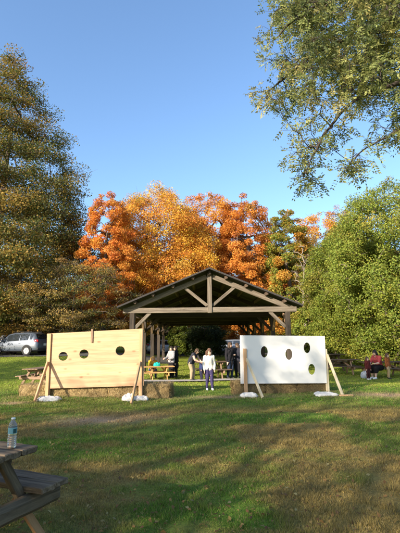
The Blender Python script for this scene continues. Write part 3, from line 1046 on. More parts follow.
bp = at(11.6, 447.6, 3.14)
bt = empty('water_bottle', (bp.x, bp.y, TOPZ + .004), 'clear plastic water bottle with white cap and teal label on the old picnic table', 'bottle')
MB_ = Matrix.Translation((bp.x, bp.y, TOPZ + .004)) @ Matrix.Scale(.93, 4)
prof = [(0.0001, .004), (.022, .0), (.030, .003), (.0325, .010)]
z = .014
while z < .095:
    prof += [(.0325, z), (.0325, z + .006), (.0298, z + .0085), (.0298, z + .011)]; z += .0135
prof += [(.0325, .104), (.0325, .152), (.0322, .158), (.0285, .172), (.021, .187), (.0145, .197), (.0125, .201), (.0125, .206), (.0155, .207), (.0155, .2095), (.0001, .2095)]
lathe('bottle_body', prof, mat_pet(), bt, MB_)
lathe('cap', [(.0001, .2185 + .0), (.0148, .2185), (.0152, .217), (.0152, .2065), (.0148, .206), (.0001, .206)][::-1], plain('white_cap', (.8, .82, .82), .4, var=.03), bt, MB_, 28)
lathe('label', [(.0331, .106), (.0331, .150)], plain('teal_label', (.16, .34, .38), .35, var=.25, scale=40), bt, MB_)
bm = bmesh.new()
ang0 = math.atan2(-bp.y, -bp.x) + .55
prev = None
for i in range(9):
    a = ang0 - .42 + .84 * i / 8
    c = (bm.verts.new((.0335 * math.cos(a), .0335 * math.sin(a), .109)), bm.verts.new((.0335 * math.cos(a), .0335 * math.sin(a), .141)))
    if prev: bm.faces.new((prev[0], c[0], c[1], prev[1]))
    prev = c
link('label_patch', bm_mesh('label_patch', bm), plain('dark_green_print', (.015, .07, .075), .35), bt, MB_)


# ------------------------------------------------------------------ cars
def car_paint(name, col):
    m, nt, out = new_mat(name)
    p = N(nt, 'ShaderNodeBsdfPrincipled', Roughness=.38, Metallic=.3)
    p.inputs['Base Color'].default_value = c4(col)
    p.inputs['Coat Weight'].default_value = .6; p.inputs['Coat Roughness'].default_value = .06
    nt.links.new(p.outputs[0], out.inputs[0])
    return m


M_TYRE = plain('tyre_rubber', (.025, .025, .026), .85)
M_RIM = plain('alloy_rim', (.30, .31, .32), .45, metal=.3, var=.1)
M_GLASS = plain('car_glass', (.02, .025, .03), .06, var=.1, spec=.8)
M_CLAD = plain('black_cladding', (.03, .03, .032), .7)
M_TAIL = plain('red_tail_light', (.42, .02, .02), .2, var=.1, spec=.6)
M_HEAD = plain('headlight_glass', (.65, .67, .7), .15, var=.1, spec=.7)
M_PLATE = plain('number_plate_white', (.7, .7, .68), .5)


def make_car(label, x, y, z, rz, paint, L=4.4, Wd=1.82, Ht=1.66, suv=True, group='parked cars'):
    root = empty('parked_car', (x, y, z), label, 'car', group, rz)
    B = BASE[root.name]
    hw = Wd / 2
    # stations along the car: x, bottom z, sill half width, belt z, belt half width, roof z, roof half width
    l2 = L / 2
    hr = Ht
    st = [(-l2, .42, .78, .86, .74, .90, .60), (-l2 + .06, .33, .86, .98, .80, 1.02, .66), (-l2 + .14, .30, .90, 1.06, .86, 1.12, .70),
          (-l2 + .42, .28, .94, 1.08, .90, hr - .10, .64), (-l2 + .75, .26, .96, 1.06, .92, hr - .02, .68), (-l2 + 1.45, .25, .97, 1.02, .94, hr + .0, .70),
          (-l2 + 2.25, .25, .97, .99, .94, hr - .03, .70), (-l2 + 2.70, .25, .97, .97, .93, hr - .12, .66), (-l2 + 3.35, .26, .96, .96, .90, 1.01, .72),
          (-l2 + 3.9, .28, .93, .90, .84, .95, .60), (l2 - .12, .33, .86, .78, .76, .83, .55), (l2, .42, .74, .66, .64, .70, .5)]
    rings = []
    for (sx, zb, ws, zb2, wb, zr, wr) in st:
        zm = zb + (zb2 - zb) * .55
        half = [(0, zb), (ws * hw * .8, zb), (ws * hw, zb + .10), (max(ws, wb) * hw * 1.025, zm), (wb * hw, zb2), (wr * hw, zr - .03), (wr * hw * .8, zr + .01), (0, zr + .03)]
        rings.append([(sx, yy, zz_) for yy, zz_ in half])
    V = []; F = []
    nh = len(rings[0])
    for s in (1, -1):
        off = len(V)
        for rg in rings: V += [(a, s * b, c) for a, b, c in rg]
        for i in range(len(rings) - 1):
            for j in range(nh - 1):
                q = [off + i * nh + j, off + (i + 1) * nh + j, off + (i + 1) * nh + j + 1, off + i * nh + j + 1]
                F.append(q[::-1] if s > 0 else q)
    me = bpy.data.meshes.new('body'); me.from_pydata(V, [], F)
    bm = bmesh.new(); bm.from_mesh(me)
    bmesh.ops.remove_doubles(bm, verts=bm.verts, dist=.0005)
    bmesh.ops.holes_fill(bm, edges=bm.edges[:])
    bmesh.ops.recalc_face_normals(bm, faces=bm.faces)
    for f in bm.faces: f.smooth = True
    bm.to_mesh(me); bm.free()
    body = link('body', me, paint, root, B)
    bv = body.modifiers.new('sub', 'SUBSURF'); bv.levels = bv.render_levels = 1; bv.subdivision_type = 'SIMPLE'

    def patch(i, j, s, u0, u1, v0, v1, off=.012):
        a, b, c, d = [Vector((p[0], s * p[1], p[2])) for p in (rings[i][j], rings[i + 1][j], rings[i + 1][j + 1], rings[i][j + 1])]
        f = lambda u, v: (a * (1 - u) + b * u) * (1 - v) + (d * (1 - u) + c * u) * v
        q = [f(u0, v0), f(u1, v0), f(u1, v1), f(u0, v1)]
        n = (q[1] - q[0]).cross(q[3] - q[0]).normalized()
        if n.y * s < 0 and abs(n.y) > .15: n = -n
        if abs(n.y) <= .15 and n.z < 0: n = -n
        return [p + n * off for p in q]

    def quads(name, lst, mat):
        bm = bmesh.new()
        for q in lst: bm.faces.new([bm.verts.new(p) for p in q])
        return link(name, bm_mesh(name, bm), mat, root, B)

    for s in (1, -1):
        quads('window', [patch(3, 4, s, .35, .92, .12, .86), ], M_GLASS)
        quads('window', [patch(4, 4, s, .12, 1.0, .08, .88), patch(5, 4, s, 0, .12, .08, .88)], M_GLASS)
        quads('window', [patch(5, 4, s, .2, 1.0, .08, .88), patch(6, 4, s, 0, .95, .08, .86), patch(7, 4, s, .05, .55, .06, .55)], M_GLASS)
        quads('side_cladding', [patch(i, 1, s, 0, 1, .0, .98, .016) for i in range(2, 10)], M_CLAD)
        # wing mirror
        bm = bmesh.new(); box_bm(bm, .1, .2, .14, Matrix.Translation((l2 - 1.45, s * (hw + .06), 1.05)), bev=.03)
        link('wing_mirror', bm_mesh('wing_mirror', bm, True), paint, root, B)
        for xw in (-l2 + .86, l2 - .92):
            rt = .345
            MW = B @ Matrix.Translation((xw, s * (hw - .075), rt)) @ Matrix.Rotation(pi / 2, 4, 'X')
            pts = []
            tv = [(rt - .10, -.10), (rt - .02, -.11), (rt, -.08), (rt, .08), (rt - .02, .11), (rt - .10, .10)]
            whl = lathe('wheel', tv, M_TYRE, root, MW, 36)
            # rim disc with five spokes
            bm = bmesh.new()
            bmesh.ops.create_circle(bm, cap_ends=True, segments=28, radius=.10, matrix=Matrix.Translation((0, 0, -s * .085)))
            for k in range(5):
                a = k * 2 * pi / 5
                box_bm(bm, .17, .07, .02, Matrix.Rotation(a, 4, 'Z') @ Matrix.Translation((.145, 0, -s * .09)))
            bmesh.ops.create_circle(bm, cap_ends=True, segments=28, radius=.225, matrix=Matrix.Translation((0, 0, -s * .082)))
            r1 = link('rim', bm_mesh('rim', bm), M_RIM, whl, MW)
            # wheel arch
            V2 = []; F2 = []
            na_ = 22
            for q in range(na_ + 1):
                a = -.15 + (pi + .3) * q / na_
                for rr_, yo in ((.365, .0), (.43, .0)):
                    V2.append((xw + rr_ * math.cos(a), s * (hw * .985 + .012), rt + rr_ * math.sin(a)))
            for q in range(na_): F2.append((2 * q, 2 * q + 1, 2 * q + 3, 2 * q + 2))
            link('wheel_arch', mesh_np('wheel_arch', np.array(V2), np.array(F2)), M_CLAD, root, B)
            bm = bmesh.new(); bmesh.ops.create_circle(bm, cap_ends=True, segments=30, radius=.372, matrix=Matrix.Translation((xw, s * (hw * .985 + .006), rt)) @ Matrix.Rotation(pi / 2, 4, 'X'))
            link('wheel_well', bm_mesh('wheel_well', bm), M_TYRE, root, B)
        bm = bmesh.new(); box_bm(bm, .28, .12, .20, Matrix.Translation((-l2 + .17, s * hw * .80, 1.03)) @ Matrix.Rotation(s * .35, 4, 'Z'), bev=.03)
        link('tail_light', bm_mesh('tail_light', bm, True), M_TAIL, root, B)
        bm = bmesh.new(); box_bm(bm, .34, .14, .15, Matrix.Translation((l2 - .22, s * hw * .70, .74)) @ Matrix.Rotation(-s * .5, 4, 'Z'), bev=.04)
        link('headlight', bm_mesh('headlight', bm, True), M_HEAD, root, B)
        for xd in (-l2 + 1.5, -l2 + 2.45):
            bm = bmesh.new(); box_bm(bm, .16, .03, .03, Matrix.Translation((xd, s * (hw * .975), .88)), bev=.008)
            link('door_handle', bm_mesh('door_handle', bm), paint, root, B)
    # rear and front screens
    def cross(name, i, u0, u1, wr0, wr1, mat):
        a = Vector((rings[i][6][0], 0, rings[i][6][2])); b = Vector((rings[i + 1][6][0], 0, rings[i + 1][6][2]))
        wa = rings[i][5][1]; wb = rings[i + 1][5][1]
        pa = a.lerp(b, u0); pb = a.lerp(b, u1)
        n = Vector((-(b.z - a.z), 0, b.x - a.x)).normalized()
        if n.z < 0: n = -n
        pa += n * .03; pb += n * .03
        w0 = (wa + (wb - wa) * u0) * wr0; w1 = (wa + (wb - wa) * u1) * wr1
        bm = bmesh.new()
        bm.faces.new([bm.verts.new(p) for p in ((pa.x, -w0, pa.z), (pa.x, w0, pa.z), (pb.x, w1, pb.z), (pb.x, -w1, pb.z))])
        link(name, bm_mesh(name, bm), mat, root, B)
    cross('rear_window', 2, .12, .88, .97, .95, M_GLASS)
    cross('windscreen', 7, .06, .94, .95, .98, M_GLASS)
    bm = bmesh.new(); box_bm(bm, .14, Wd * .9, .22, Matrix.Translation((-l2 + .03, 0, .46)), bev=.05)
    link('rear_bumper', bm_mesh('rear_bumper', bm, True), M_CLAD, root, B)
    bm = bmesh.new(); box_bm(bm, .14, Wd * .8, .2, Matrix.Translation((l2 - .05, 0, .46)), bev=.05)
    link('front_bumper', bm_mesh('front_bumper', bm, True), M_CLAD, root, B)
    bm = bmesh.new(); box_bm(bm, .02, .34, .16, Matrix.Translation((-l2 - .03, 0, .78)), bev=.005)
    link('number_plate', bm_mesh('number_plate', bm), M_PLATE, root, B)
    for s in (1, -1):
        bm = bmesh.new(); box_bm(bm, 1.6, .04, .035, Matrix.Translation((-l2 + 1.5, s * hw * .62, hr + .045)), bev=.01)
        link('roof_rail', bm_mesh('roof_rail', bm), M_CLAD, root, B)
    return root


q = at(19, 355, 32.0)
make_car('silver blue hatchback suv parked nose left beside the lawn', q.x, q.y, g(q.x, q.y), R(164), car_paint('silver_blue_paint', (.085, .105, .14)))
q = at(-12, 354, 34.6)
make_car('white car cut off by the left edge, parked ahead of the silver suv', q.x, q.y, g(q.x, q.y), R(164), car_paint('white_paint', (.75, .76, .78)), Ht=1.5)
for (px, rzc, col, lb, yy) in ((167, 10, (.36, .42, .5), 'blue grey car seen through the left side of the pavilion', 45),
                               (182, 170, (.30, .32, .35), 'silver car seen through the pavilion left of the dark bush', 47.5),
                               (228, 168, (.26, .31, .38), 'blue grey car behind the two people in black', 44)):
    q = at(px, 350, yy)
    make_car(lb, q.x, q.y, g(q.x, q.y), R(rzc), car_paint('paint_%d' % px, col), Ht=1.52)


# ------------------------------------------------------------------ people
def capsules_bm(bm, caps, seg=14):
    for (p0, r0, p1, r1) in caps:
        p0 = Vector(p0); p1 = Vector(p1)
        d = p1 - p0
        L = d.length
        if L < 1e-6: d = Vector((0, 0, 1)); L = 1e-6
        q = d.to_track_quat('Z', 'Y').to_matrix().to_4x4()
        rings = []
        prof = []
        nb = 5
        for i in range(nb + 1):
            a = -pi / 2 + (pi / 2) * i / nb
            prof.append((r0 * math.cos(a), r0 * math.sin(a)))
        for i in range(nb + 1):
            a = (pi / 2) * i / nb
            prof.append((r1 * math.cos(a), L + r1 * math.sin(a)))
        M = Matrix.Translation(p0) @ q
        for (r, z) in prof:
            if r < 1e-5: r = 1e-5
            rings.append([bm.verts.new(M @ Vector((r * math.cos(2 * pi * j / seg), r * math.sin(2 * pi * j / seg), z))) for j in range(seg)])
        for i in range(len(rings) - 1):
            for j in range(seg):
                bm.faces.new((rings[i][j], rings[i][(j + 1) % seg], rings[i + 1][(j + 1) % seg], rings[i + 1][j]))
        bm.faces.new(rings[0][::-1]); bm.faces.new(rings[-1])


def fused(name, caps, voxel, mat, parent, M, smooth_n=6, noise=0.0, seed=0, noise_s=30):
    bm = bmesh.new(); capsules_bm(bm, caps)
    me = bm_mesh('tmp', bm)
    o = bpy.data.objects.new('tmp', me); COL.objects.link(o)
    rm = o.modifiers.new('r', 'REMESH'); rm.mode = 'VOXEL'; rm.voxel_size = voxel
    sm = o.modifiers.new('s', 'SMOOTH'); sm.iterations = smooth_n; sm.factor = .5
    dg = bpy.context.evaluated_depsgraph_get()
    m2 = bpy.data.meshes.new_from_object(o.evaluated_get(dg))
    bpy.data.objects.remove(o); bpy.data.meshes.remove(me)
    if noise:
        n = len(m2.vertices); co = np.empty(n * 3, np.float32); m2.vertices.foreach_get('co', co); co = co.reshape(-1, 3)
        no = np.empty(n * 3, np.float32); m2.vertices.foreach_get('normal', no); no = no.reshape(-1, 3)
        d = fbm(co[:, 0] * noise_s + co[:, 1] * 9, co[:, 2] * noise_s * .6 + co[:, 1] * noise_s, seed, 3) - .5
        m2.vertices.foreach_set('co', (co + no * (d * noise)[:, None]).ravel())
    for p in m2.polygons: p.use_smooth = True
    m2.name = name; m2.materials.clear()
    return link(name, m2, mat, parent, M)


def cloth(name, c, var=.15): return plain('cloth_' + name, c, .9, var=var, scale=18, spec=.1, bump=.3, bscale=45)


M_SKIN = plain('skin', (.52, .33, .24), .55, var=.08, spec=.3)
M_EYE = plain('eye', (.03, .02, .02), .3)
M_LIP = plain('lip', (.40, .15, .13), .5)


def V3(a, b, t): return tuple(a[i] + (b[i] - a[i]) * t for i in range(3))


def person(label, x, y, z, rz, h, pose=None, top=None, legs=None, hair=None, shoes=None, sleeve=1.0, headk=1.0, long_hair=0.5,
           skirt=None, coat=None, vox=.009, bulk=1.0, hood=None, group=None, shorts=False):
    """faces local -Y; joints in units of the standing height"""
    J = dict(head=(0, -.012, .925), neck=(0, .004, .845), chest=(0, 0, .755), waist=(0, 0, .62), pelvis=(0, 0, .535),
             shL=(-.105, .004, .815), shR=(.105, .004, .815), elL=(-.135, .01, .64), elR=(.135, .01, .64), wrL=(-.13, -.03, .485), wrR=(.13, -.03, .485),
             hiL=(-.05, 0, .52), hiR=(.05, 0, .52), knL=(-.055, -.012, .285), knR=(.055, -.012, .285), anL=(-.058, .012, .045), anR=(.058, .012, .045),
             look=(0, -1, -.05))
    if pose: J.update(pose)
    root = empty('person', (x, y, z), label, 'person', group, rz)
    B = BASE[root.name]
    M = B @ Matrix.Scale(h, 4)
    hk = headk; bk = bulk
    Jv = {k_: Vector(v_) for k_, v_ in J.items()}
    hd = Jv['head']; look = Jv['look'].normalized()
    upv = (hd - Jv['neck']).normalized()
    side = look.cross(upv).normalized(); upv = side.cross(look)
    fl = lambda a, b, c: hd + (look * a + upv * b + side * c) * hk
    skin = []
    # head, jaw, nose, ears, neck
    skin += [(fl(-.008, .018, 0), .054 * hk, fl(.006, -.012, 0), .048 * hk), (fl(.02, -.035, 0), .028 * hk, fl(.024, -.042, 0), .022 * hk),
             (fl(.052, .004, 0), .006 * hk, fl(.061, -.013, 0), .009 * hk),
             (fl(-.004, -.004, .053), .009 * hk, fl(-.006, -.02, .05), .008 * hk), (fl(-.004, -.004, -.053), .009 * hk, fl(-.006, -.02, -.05), .008 * hk),
             (tuple(Jv['neck'] - Vector((0, 0, .02))), .034, tuple(fl(-.012, -.03, 0)), .031)]
    ch, wa, pe = J['chest'], J['waist'], J['pelvis']
    torso = []
    def wide(a, b, ra, rb, wa_, wb_, lst, gr=0.0):
        sx = (Jv['shR'] - Jv['shL']).normalized()
        for s in (-1, -.35, .35, 1):
            lst.append((tuple(Vector(a) + sx * wa_ * s), ra + gr, tuple(Vector(b) + sx * wb_ * s), rb + gr))
    def torso_caps(gr):
        l = []
        wide(pe, wa, .060 * bk, .054 * bk, .036 * bk, .030 * bk, l, gr); wide(wa, ch, .054 * bk, .060 * bk, .030 * bk, .042 * bk, l, gr)
        l.append((J['shL'], .038 * bk + gr, J['shR'], .038 * bk + gr))
        l.append((V3(J['shL'], J['neck'], .25), .034 + gr, V3(J['neck'], J['shL'], .15), .032 + gr)); l.append((V3(J['shR'], J['neck'], .25), .034 + gr, V3(J['neck'], J['shR'], .15), .032 + gr))
        return l
    skin += torso_caps(0)
    def arm(sd, gr, tmax=2.0):
        a, b, c = J['sh' + sd], J['el' + sd], J['wr' + sd]
        l = [(a, .036 * bk + gr, V3(a, b, min(1, tmax)), (.036 + (.026 - .036) * min(1, tmax)) * bk + gr)]
        if tmax > 1: l.append((b, .027 * bk + gr, V3(b, c, min(1, tmax - 1)), (.027 - .008 * min(1, tmax - 1)) * bk + gr))
        return l
    for sd in 'LR':
        skin += arm(sd, 0)
        wv = Vector(J['wr' + sd]); dv = (wv - Vector(J['el' + sd])).normalized()
        sgn = -1 if sd == 'L' else 1
        fwd = Vector((0, -1, 0)); fwd = (fwd - dv * fwd.dot(dv))
        fwd = fwd.normalized() if fwd.length > .1 else Vector((1, 0, 0))
        pn = dv.cross(fwd).normalized()
        palm = wv + dv * .03
        for o_ in (-.012, 0, .012):
            skin.append((tuple(wv + dv * .005 + fwd * o_ * .7), .012, tuple(wv + dv * .048 + fwd * o_), .0115))
        for i_, (o_, ln) in enumerate(((.019, .040), (.007, .046), (-.006, .043), (-.018, .033))):
            b0 = wv + dv * .048 + fwd * o_ * .95; curl = pn * (-sgn) * .008
            m_ = b0 + dv * ln * .55 + curl * .4; e_ = b0 + dv * ln * .95 + curl * 1.6
            skin += [(tuple(b0), .0068, tuple(m_), .0062), (tuple(m_), .0062, tuple(e_), .0054)]
        t0 = wv + dv * .018 + fwd * .014; t1 = t0 + fwd * .018 + dv * .018; t2 = t1 + dv * .020 + fwd * .004
        skin += [(tuple(t0), .0088, tuple(t1), .0075), (tuple(t1), .0075, tuple(t2), .0062)]
    def leg(sd, gr, tmax=2.0):
        a, b, c = J['hi' + sd], J['kn' + sd], J['an' + sd]
        l = [(a, .056 * bk + gr, V3(a, b, min(1, tmax)), (.056 - .018 * min(1, tmax)) * bk + gr)]
        if tmax > 1:
            t_ = tmax - 1
            mid = Vector(V3(b, c, .3)) + Vector((0, .008, 0))
            l.append((b, .038 * bk + gr, tuple(mid), .036 * bk + gr)); l.append((tuple(mid), .036 * bk + gr, V3(b, c, t_), (.036 - .014 * t_) * bk + gr))
        return l
    foot = []
    for sd in 'LR':
        skin += leg(sd, 0)
        an = Vector(J['an' + sd]); kn = Vector(J['kn' + sd])
        sh = an - kn; fd = Vector((0, -1, 0))
        if 'ft' + sd in J: fd = Vector(J['ft' + sd])
        heel = an + Vector((0, .012, -.020)); toe = an + fd * .085 + Vector((0, 0, -.026))
        skin.append((tuple(heel), .022, tuple(toe), .018))
        foot += [(tuple(heel), .026, tuple(an + fd * .05 + Vector((0, 0, -.02))), .027), (tuple(an + fd * .05 + Vector((0, 0, -.022))), .026, tuple(toe), .021), (tuple(an), .027, tuple(heel), .026)]
    body = fused('body', skin, vox / h, M_SKIN, root, M, 4)
    # shirt or jacket
    if top is not None:
        l = torso_caps(.009)
        for sd in 'LR': l += arm(sd, .009, sleeve * 2)
        sx = (Jv['shR'] - Jv['shL']).normalized()
        wide(pe, wa, .068 * bk, .062 * bk, .040 * bk, .032 * bk, l, .002)
        if coat:
            for s_ in (-1, 0, 1):
                l.append((tuple(Vector(pe) + sx * .045 * s_), .062 * bk, tuple(Vector(pe) + sx * .055 * s_ + Vector((0, .005, -coat))), .060 * bk))
        fused('jacket' if coat or sleeve > .9 else 'shirt', l, vox / h, top, root, M, 4, .024, 3, 20)
    if legs is not None:
        l = []
        for sd in 'LR': l += leg(sd, .007, 1.0 if shorts else 1.93)
        wide(pe, V3(pe, wa, .3), .062 * bk, .058 * bk, .036 * bk, .034 * bk, l, .004)
        fused('trousers', l, vox / h, legs, root, M, 4, .018, 5, 18)
    if skirt is not None:
        l = []
        for sd in 'LR':
            l += leg(sd, .028, 1.35)
        l.append((J['hiL'], .075, J['hiR'], .075)); l.append((V3(J['hiL'], J['knL'], .5), .07, V3(J['hiR'], J['knR'], .5), .07)); l.append((J['knL'], .06, J['knR'], .06))
        fused('skirt', l, vox / h, skirt, root, M, 6, .014, 7, 10)
    fused('shoes', foot, vox / h, shoes or M_CLAD, root, M, 3)
    if hair is not None:
        l = [(fl(-.014, .030, 0), .056 * hk, fl(-.020, .0, 0), .055 * hk), (fl(.018, .046, 0), .036 * hk, fl(-.01, .05, 0), .045 * hk)]
        L = long_hair
        for c_ in (-.045, -.022, 0, .022, .045):
            l.append((fl(-.022 - .012 * (1 - abs(c_) / .045), .01, c_), .03 * hk, fl(-.028, -.02 - .14 * L, c_ * 1.15), .024 * hk))
        for c_ in (-.052, .052):
            l.append((fl(.006, .03, c_ * .8), .020 * hk, fl(-.006, -.02 - .11 * L, c_ * 1.08), .018 * hk))
        fused('hair', l, vox / h, hair, root, M, 3, .022, 9, 40)
    for c_ in (-.02, .02):
        fused('eye', [(fl(.0475, .006, c_), .0062 * hk, fl(.0478, .006, c_ * 1.1), .0062 * hk)], .002, M_EYE, root, M, 1)
    fused('mouth', [(fl(.050, -.033, -.012), .0045 * hk, fl(.050, -.033, .012), .0045 * hk)], .0016, M_LIP, root, M, 1)
    return root


HB = lambda n, c: plain('hair_' + n, c, .6, var=.35, scale=40, spec=.3, bump=.6, bscale=70)
H_BROWN = HB('auburn', (.10, .05, .028)); H_DARK = HB('dark', (.018, .013, .011)); H_BLOND = HB('blond', (.48, .28, .09)); H_BR2 = HB('brown', (.075, .045, .028))

# the girl on the lawn
q = at(209.4, 390, 13.0)
person('girl in a white jacket and purple leggings standing on sunlit grass', q.x, q.y, g(q.x, q.y), R(8), 1.20,
       pose=dict(elL=(-.138, .015, .645), elR=(.142, .02, .65), wrL=(-.128, -.035, .495), wrR=(.125, -.055, .515), knL=(-.05, -.02, .285), anL=(-.058, .03, .045), knR=(.06, -.02, .285), anR=(.072, -.03, .045), hiL=(-.045, 0, .52), shL=(-.105, .004, .81), shR=(.105, .004, .82), head=(.008, -.02, .922), look=(.25, -1, -.25)),
       top=cloth('white_jacket', (.60, .575, .51), .12), legs=cloth('purple', (.055, .045, .11)), hair=H_BROWN, shoes=cloth('white_shoe', (.75, .74, .72)),
       headk=1.18, long_hair=.62, vox=.006, bulk=.98)

# adult seated, bending forward, left end of the dark table
q = at(192.5, 378, 18.55)
sit = dict(pelvis=(0, .02, .30), hiL=(-.055, .0, .295), hiR=(.055, .0, .295), waist=(0, .0, .385), chest=(0, -.06, .51), shL=(-.105, -.075, .565), shR=(.105, -.075, .565),
           neck=(0, -.095, .60), head=(0, -.13, .675), elL=(-.13, -.16, .42), elR=(.13, -.16, .42), wrL=(-.06, -.27, .40), wrR=(.07, -.27, .40),
           knL=(-.075, -.22, .285), knR=(.075, -.22, .285), anL=(-.075, -.19, .045), anR=(.075, -.25, .045), look=(0, -1, -.45))
bnd = dict(pelvis=(0, .05, .53), hiL=(-.055, .05, .52), hiR=(.055, .05, .52), waist=(0, .03, .61), chest=(0, -.06, .73), shL=(-.105, -.085, .775), shR=(.105, -.085, .775),
           neck=(0, -.115, .80), head=(0, -.165, .865), elL=(-.13, -.16, .62), elR=(.13, -.16, .62), wrL=(-.06, -.27, .56), wrR=(.07, -.27, .56), look=(0, -1, -.5))
person('adult in a dark vest and khaki trousers bending over beside the girl', q.x, q.y, GZP + .05, R(62), 1.42, pose=bnd, top=cloth('dark_vest', (.035, .035, .045)), sleeve=.06,
       legs=cloth('khaki', (.33, .25, .16)), hair=H_BR2, shoes=M_CLAD, long_hair=.05, bulk=1.25)
q = at(199, 378, 18.7)
person('small child in navy clothes standing in front of the bending adult', q.x + .1, q.y, GZP + .05, R(-70), .95, top=cloth('navy', (.03, .04, .11)), legs=cloth('navy2', (.025, .025, .05)), hair=H_DARK, headk=1.3, long_hair=.3, bulk=1.15)

# two in black
q = at(230.5, 378, 19.4)
person('person with long dark hair in a long black coat by the white board', q.x, q.y, GZP + .03, R(35), 1.6, pose=dict(elR=(.15, -.02, .645), wrR=(.05, -.14, .66), anL=(-.075, .03, .045), look=(.5, -1, -.1)), top=cloth('black', (.018, .017, .02)), coat=.16, legs=cloth('jeans', (.03, .04, .07)), hair=H_BR2, long_hair=.55, bulk=1.12)
q = at(238, 378, 19.7)
person('person in black partly hidden behind the left edge of the white board', q.x, q.y, GZP + .03, R(-40), 1.56, pose=dict(elL=(-.16, -.02, .65), wrL=(-.04, -.13, .60), anR=(.08, -.03, .045), look=(-.4, -1, -.2)), top=cloth('black3', (.03, .03, .04)), coat=.06, legs=cloth('black2', (.015, .015, .018)), hair=H_BR2, long_hair=.2, bulk=1.15)

# at the honey coloured table
q = at(152, 376, 20.2)
person('child with blond hair and yellow orange coat sitting at the pine table', q.x, q.y, GZP + .05, R(20), 1.3, pose=sit, top=cloth('yellow', (.55, .28, .03)), legs=cloth('blue', (.05, .07, .16)), hair=H_BLOND, headk=1.15, long_hair=.5, bulk=1.2)
q = at(171.5, 376, 20.1)
person('person in black with long dark hair and grey sleeves standing at the pine table', q.x, q.y, GZP + .03, R(-50), 1.45, pose=dict(elL=(-.15, -.06, .65), wrL=(-.10, -.19, .62), elR=(.15, -.03, .65), wrR=(.10, -.16, .60)),
       top=cloth('grey', (.30, .29, .30)), legs=cloth('black2', (.015, .015, .018)), hair=H_DARK, long_hair=1.2, bulk=1.2)
q = at(175.8, 376, 20.5)
person('person in a black hooded coat standing behind the pine table', q.x, q.y, GZP + .03, R(-75), 1.45, pose=dict(elL=(-.15, -.04, .65), wrL=(-.08, -.16, .58)), top=cloth('black', (.018, .017, .02)), coat=.2, legs=cloth('black2', (.015, .015, .018)), hair=H_DARK, long_hair=.6, bulk=1.25)
# teal bag on that table
q = at(157, 364.5, 19.3)
o = link('cloth_bag', lump_mesh('cloth_bag', .16, .11, .12, 8, .7), cloth('teal', (.02, .36, .30)), None, Matrix.Translation((q.x, q.y, GZP + .05 + .574 + .035)) @ Matrix.Rotation(.3, 4, 'Z'))
tag(o, 'teal cloth bag lying on the honey coloured picnic table', 'bag')

# group by the trees on the right
q = at(379.5, 377, 18.7)
wr_ = dict(sit)
person('woman in a coral red top and black skirt sitting turned left among children', q.x, q.y, g(q.x, q.y), R(-60), 1.60,
       pose=dict(sit, look=(0, -1, -.3)), top=cloth('coral', (.34, .06, .06)), sleeve=.45, skirt=cloth('black_skirt', (.014, .013, .014)), hair=H_DARK, shoes=cloth('white_shoe', (.75, .74, .72)), long_hair=.2, bulk=1.08)
q = at(368.5, 378, 18.3)
person('small child in a dark red top standing left of the seated woman', q.x, q.y, g(q.x, q.y), R(25), .93, top=cloth('darkred', (.11, .022, .02)), legs=cloth('maroon', (.06, .02, .02)), hair=H_BR2, headk=1.28, long_hair=.4, shoes=cloth('white_shoe', (.75, .74, .72)), bulk=1.15)
q = at(388.5, 376, 18.5)
person('child in an orange top and tan trousers right of the seated woman', q.x, q.y, g(q.x, q.y), R(40), 1.05, pose=dict(knL=(-.07, -.08, .29), anL=(-.09, -.06, .05), knR=(.07, .02, .29), anR=(.10, .08, .06)),
       top=cloth('orange', (.28, .085, .03)), legs=cloth('tan', (.34, .25, .13)), hair=H_BROWN, headk=1.25, long_hair=.5, bulk=1.15)
q = at(364.5, 376, 18.9)
o = link('cloth_bag', lump_mesh('cloth_bag', .17, .13, .22, 12, .65), cloth('greyblue', (.25, .28, .32)), None, Matrix.Translation((q.x, q.y, g(q.x, q.y) + .075)))
tag(o, 'grey blue bag on the grass beside the child in dark red', 'bag')

# ------------------------------------------------------------------ trees
OLIVE = [((.075, .10, .026), 6), ((.125, .135, .03), 4.5), ((.42, .26, .05), 3.0), ((.28, .21, .05), 2.5), ((.38, .18, .045), 1.6)]
YELLOWGREEN = [((.23, .28, .042), 4), ((.31, .32, .05), 2.5), ((.16, .22, .036), 3.5), ((.40, .30, .05), .9)]
DEEPGREEN = [((.16, .21, .034), 4), ((.21, .26, .04), 3), ((.30, .25, .045), 1)]
ORANGE = [((.60, .23, .035), 4), ((.66, .33, .05), 3), ((.54, .17, .03), 2), ((.66, .45, .06), 1.8), ((.34, .26, .045), .6)]
GOLD = [((.66, .40, .045), 4), ((.62, .28, .04), 3), ((.66, .50, .08), 2), ((.42, .34, .055), 1)]
RUST = [((.52, .18, .034), 4), ((.58, .24, .045), 3), ((.42, .135, .03), 2), ((.26, .19, .04), 1)]
RED = [((.58, .18, .035), 4), ((.60, .24, .045), 3), ((.48, .13, .03), 2)]
MIXED = [((.26, .27, .042), 4), ((.34, .29, .05), 2), ((.50, .25, .045), 1)]
DARKEVER = [((.030, .050, .018), 4), ((.048, .070, .022), 2)]
BROWNISH = [((.33, .225, .08), 3), ((.42, .28, .085), 2), ((.21, .16, .06), 2)]
for _p in (ORANGE, GOLD, RUST, RED):
    _p[:] = [((min(.78, c_[0] * 1.18), c_[1] * 1.28, c_[2] * 1.35), w_) for c_, w_ in _p]
PINKISH = [((.54, .30, .19), 3), ((.50, .23, .14), 2)]
ASH = [((.33, .34, .11), 4), ((.25, .285, .09), 3), ((.36, .32, .11), 2), ((.13, .16, .06), 2)]

GRP = 'autumn trees behind the pavilion'


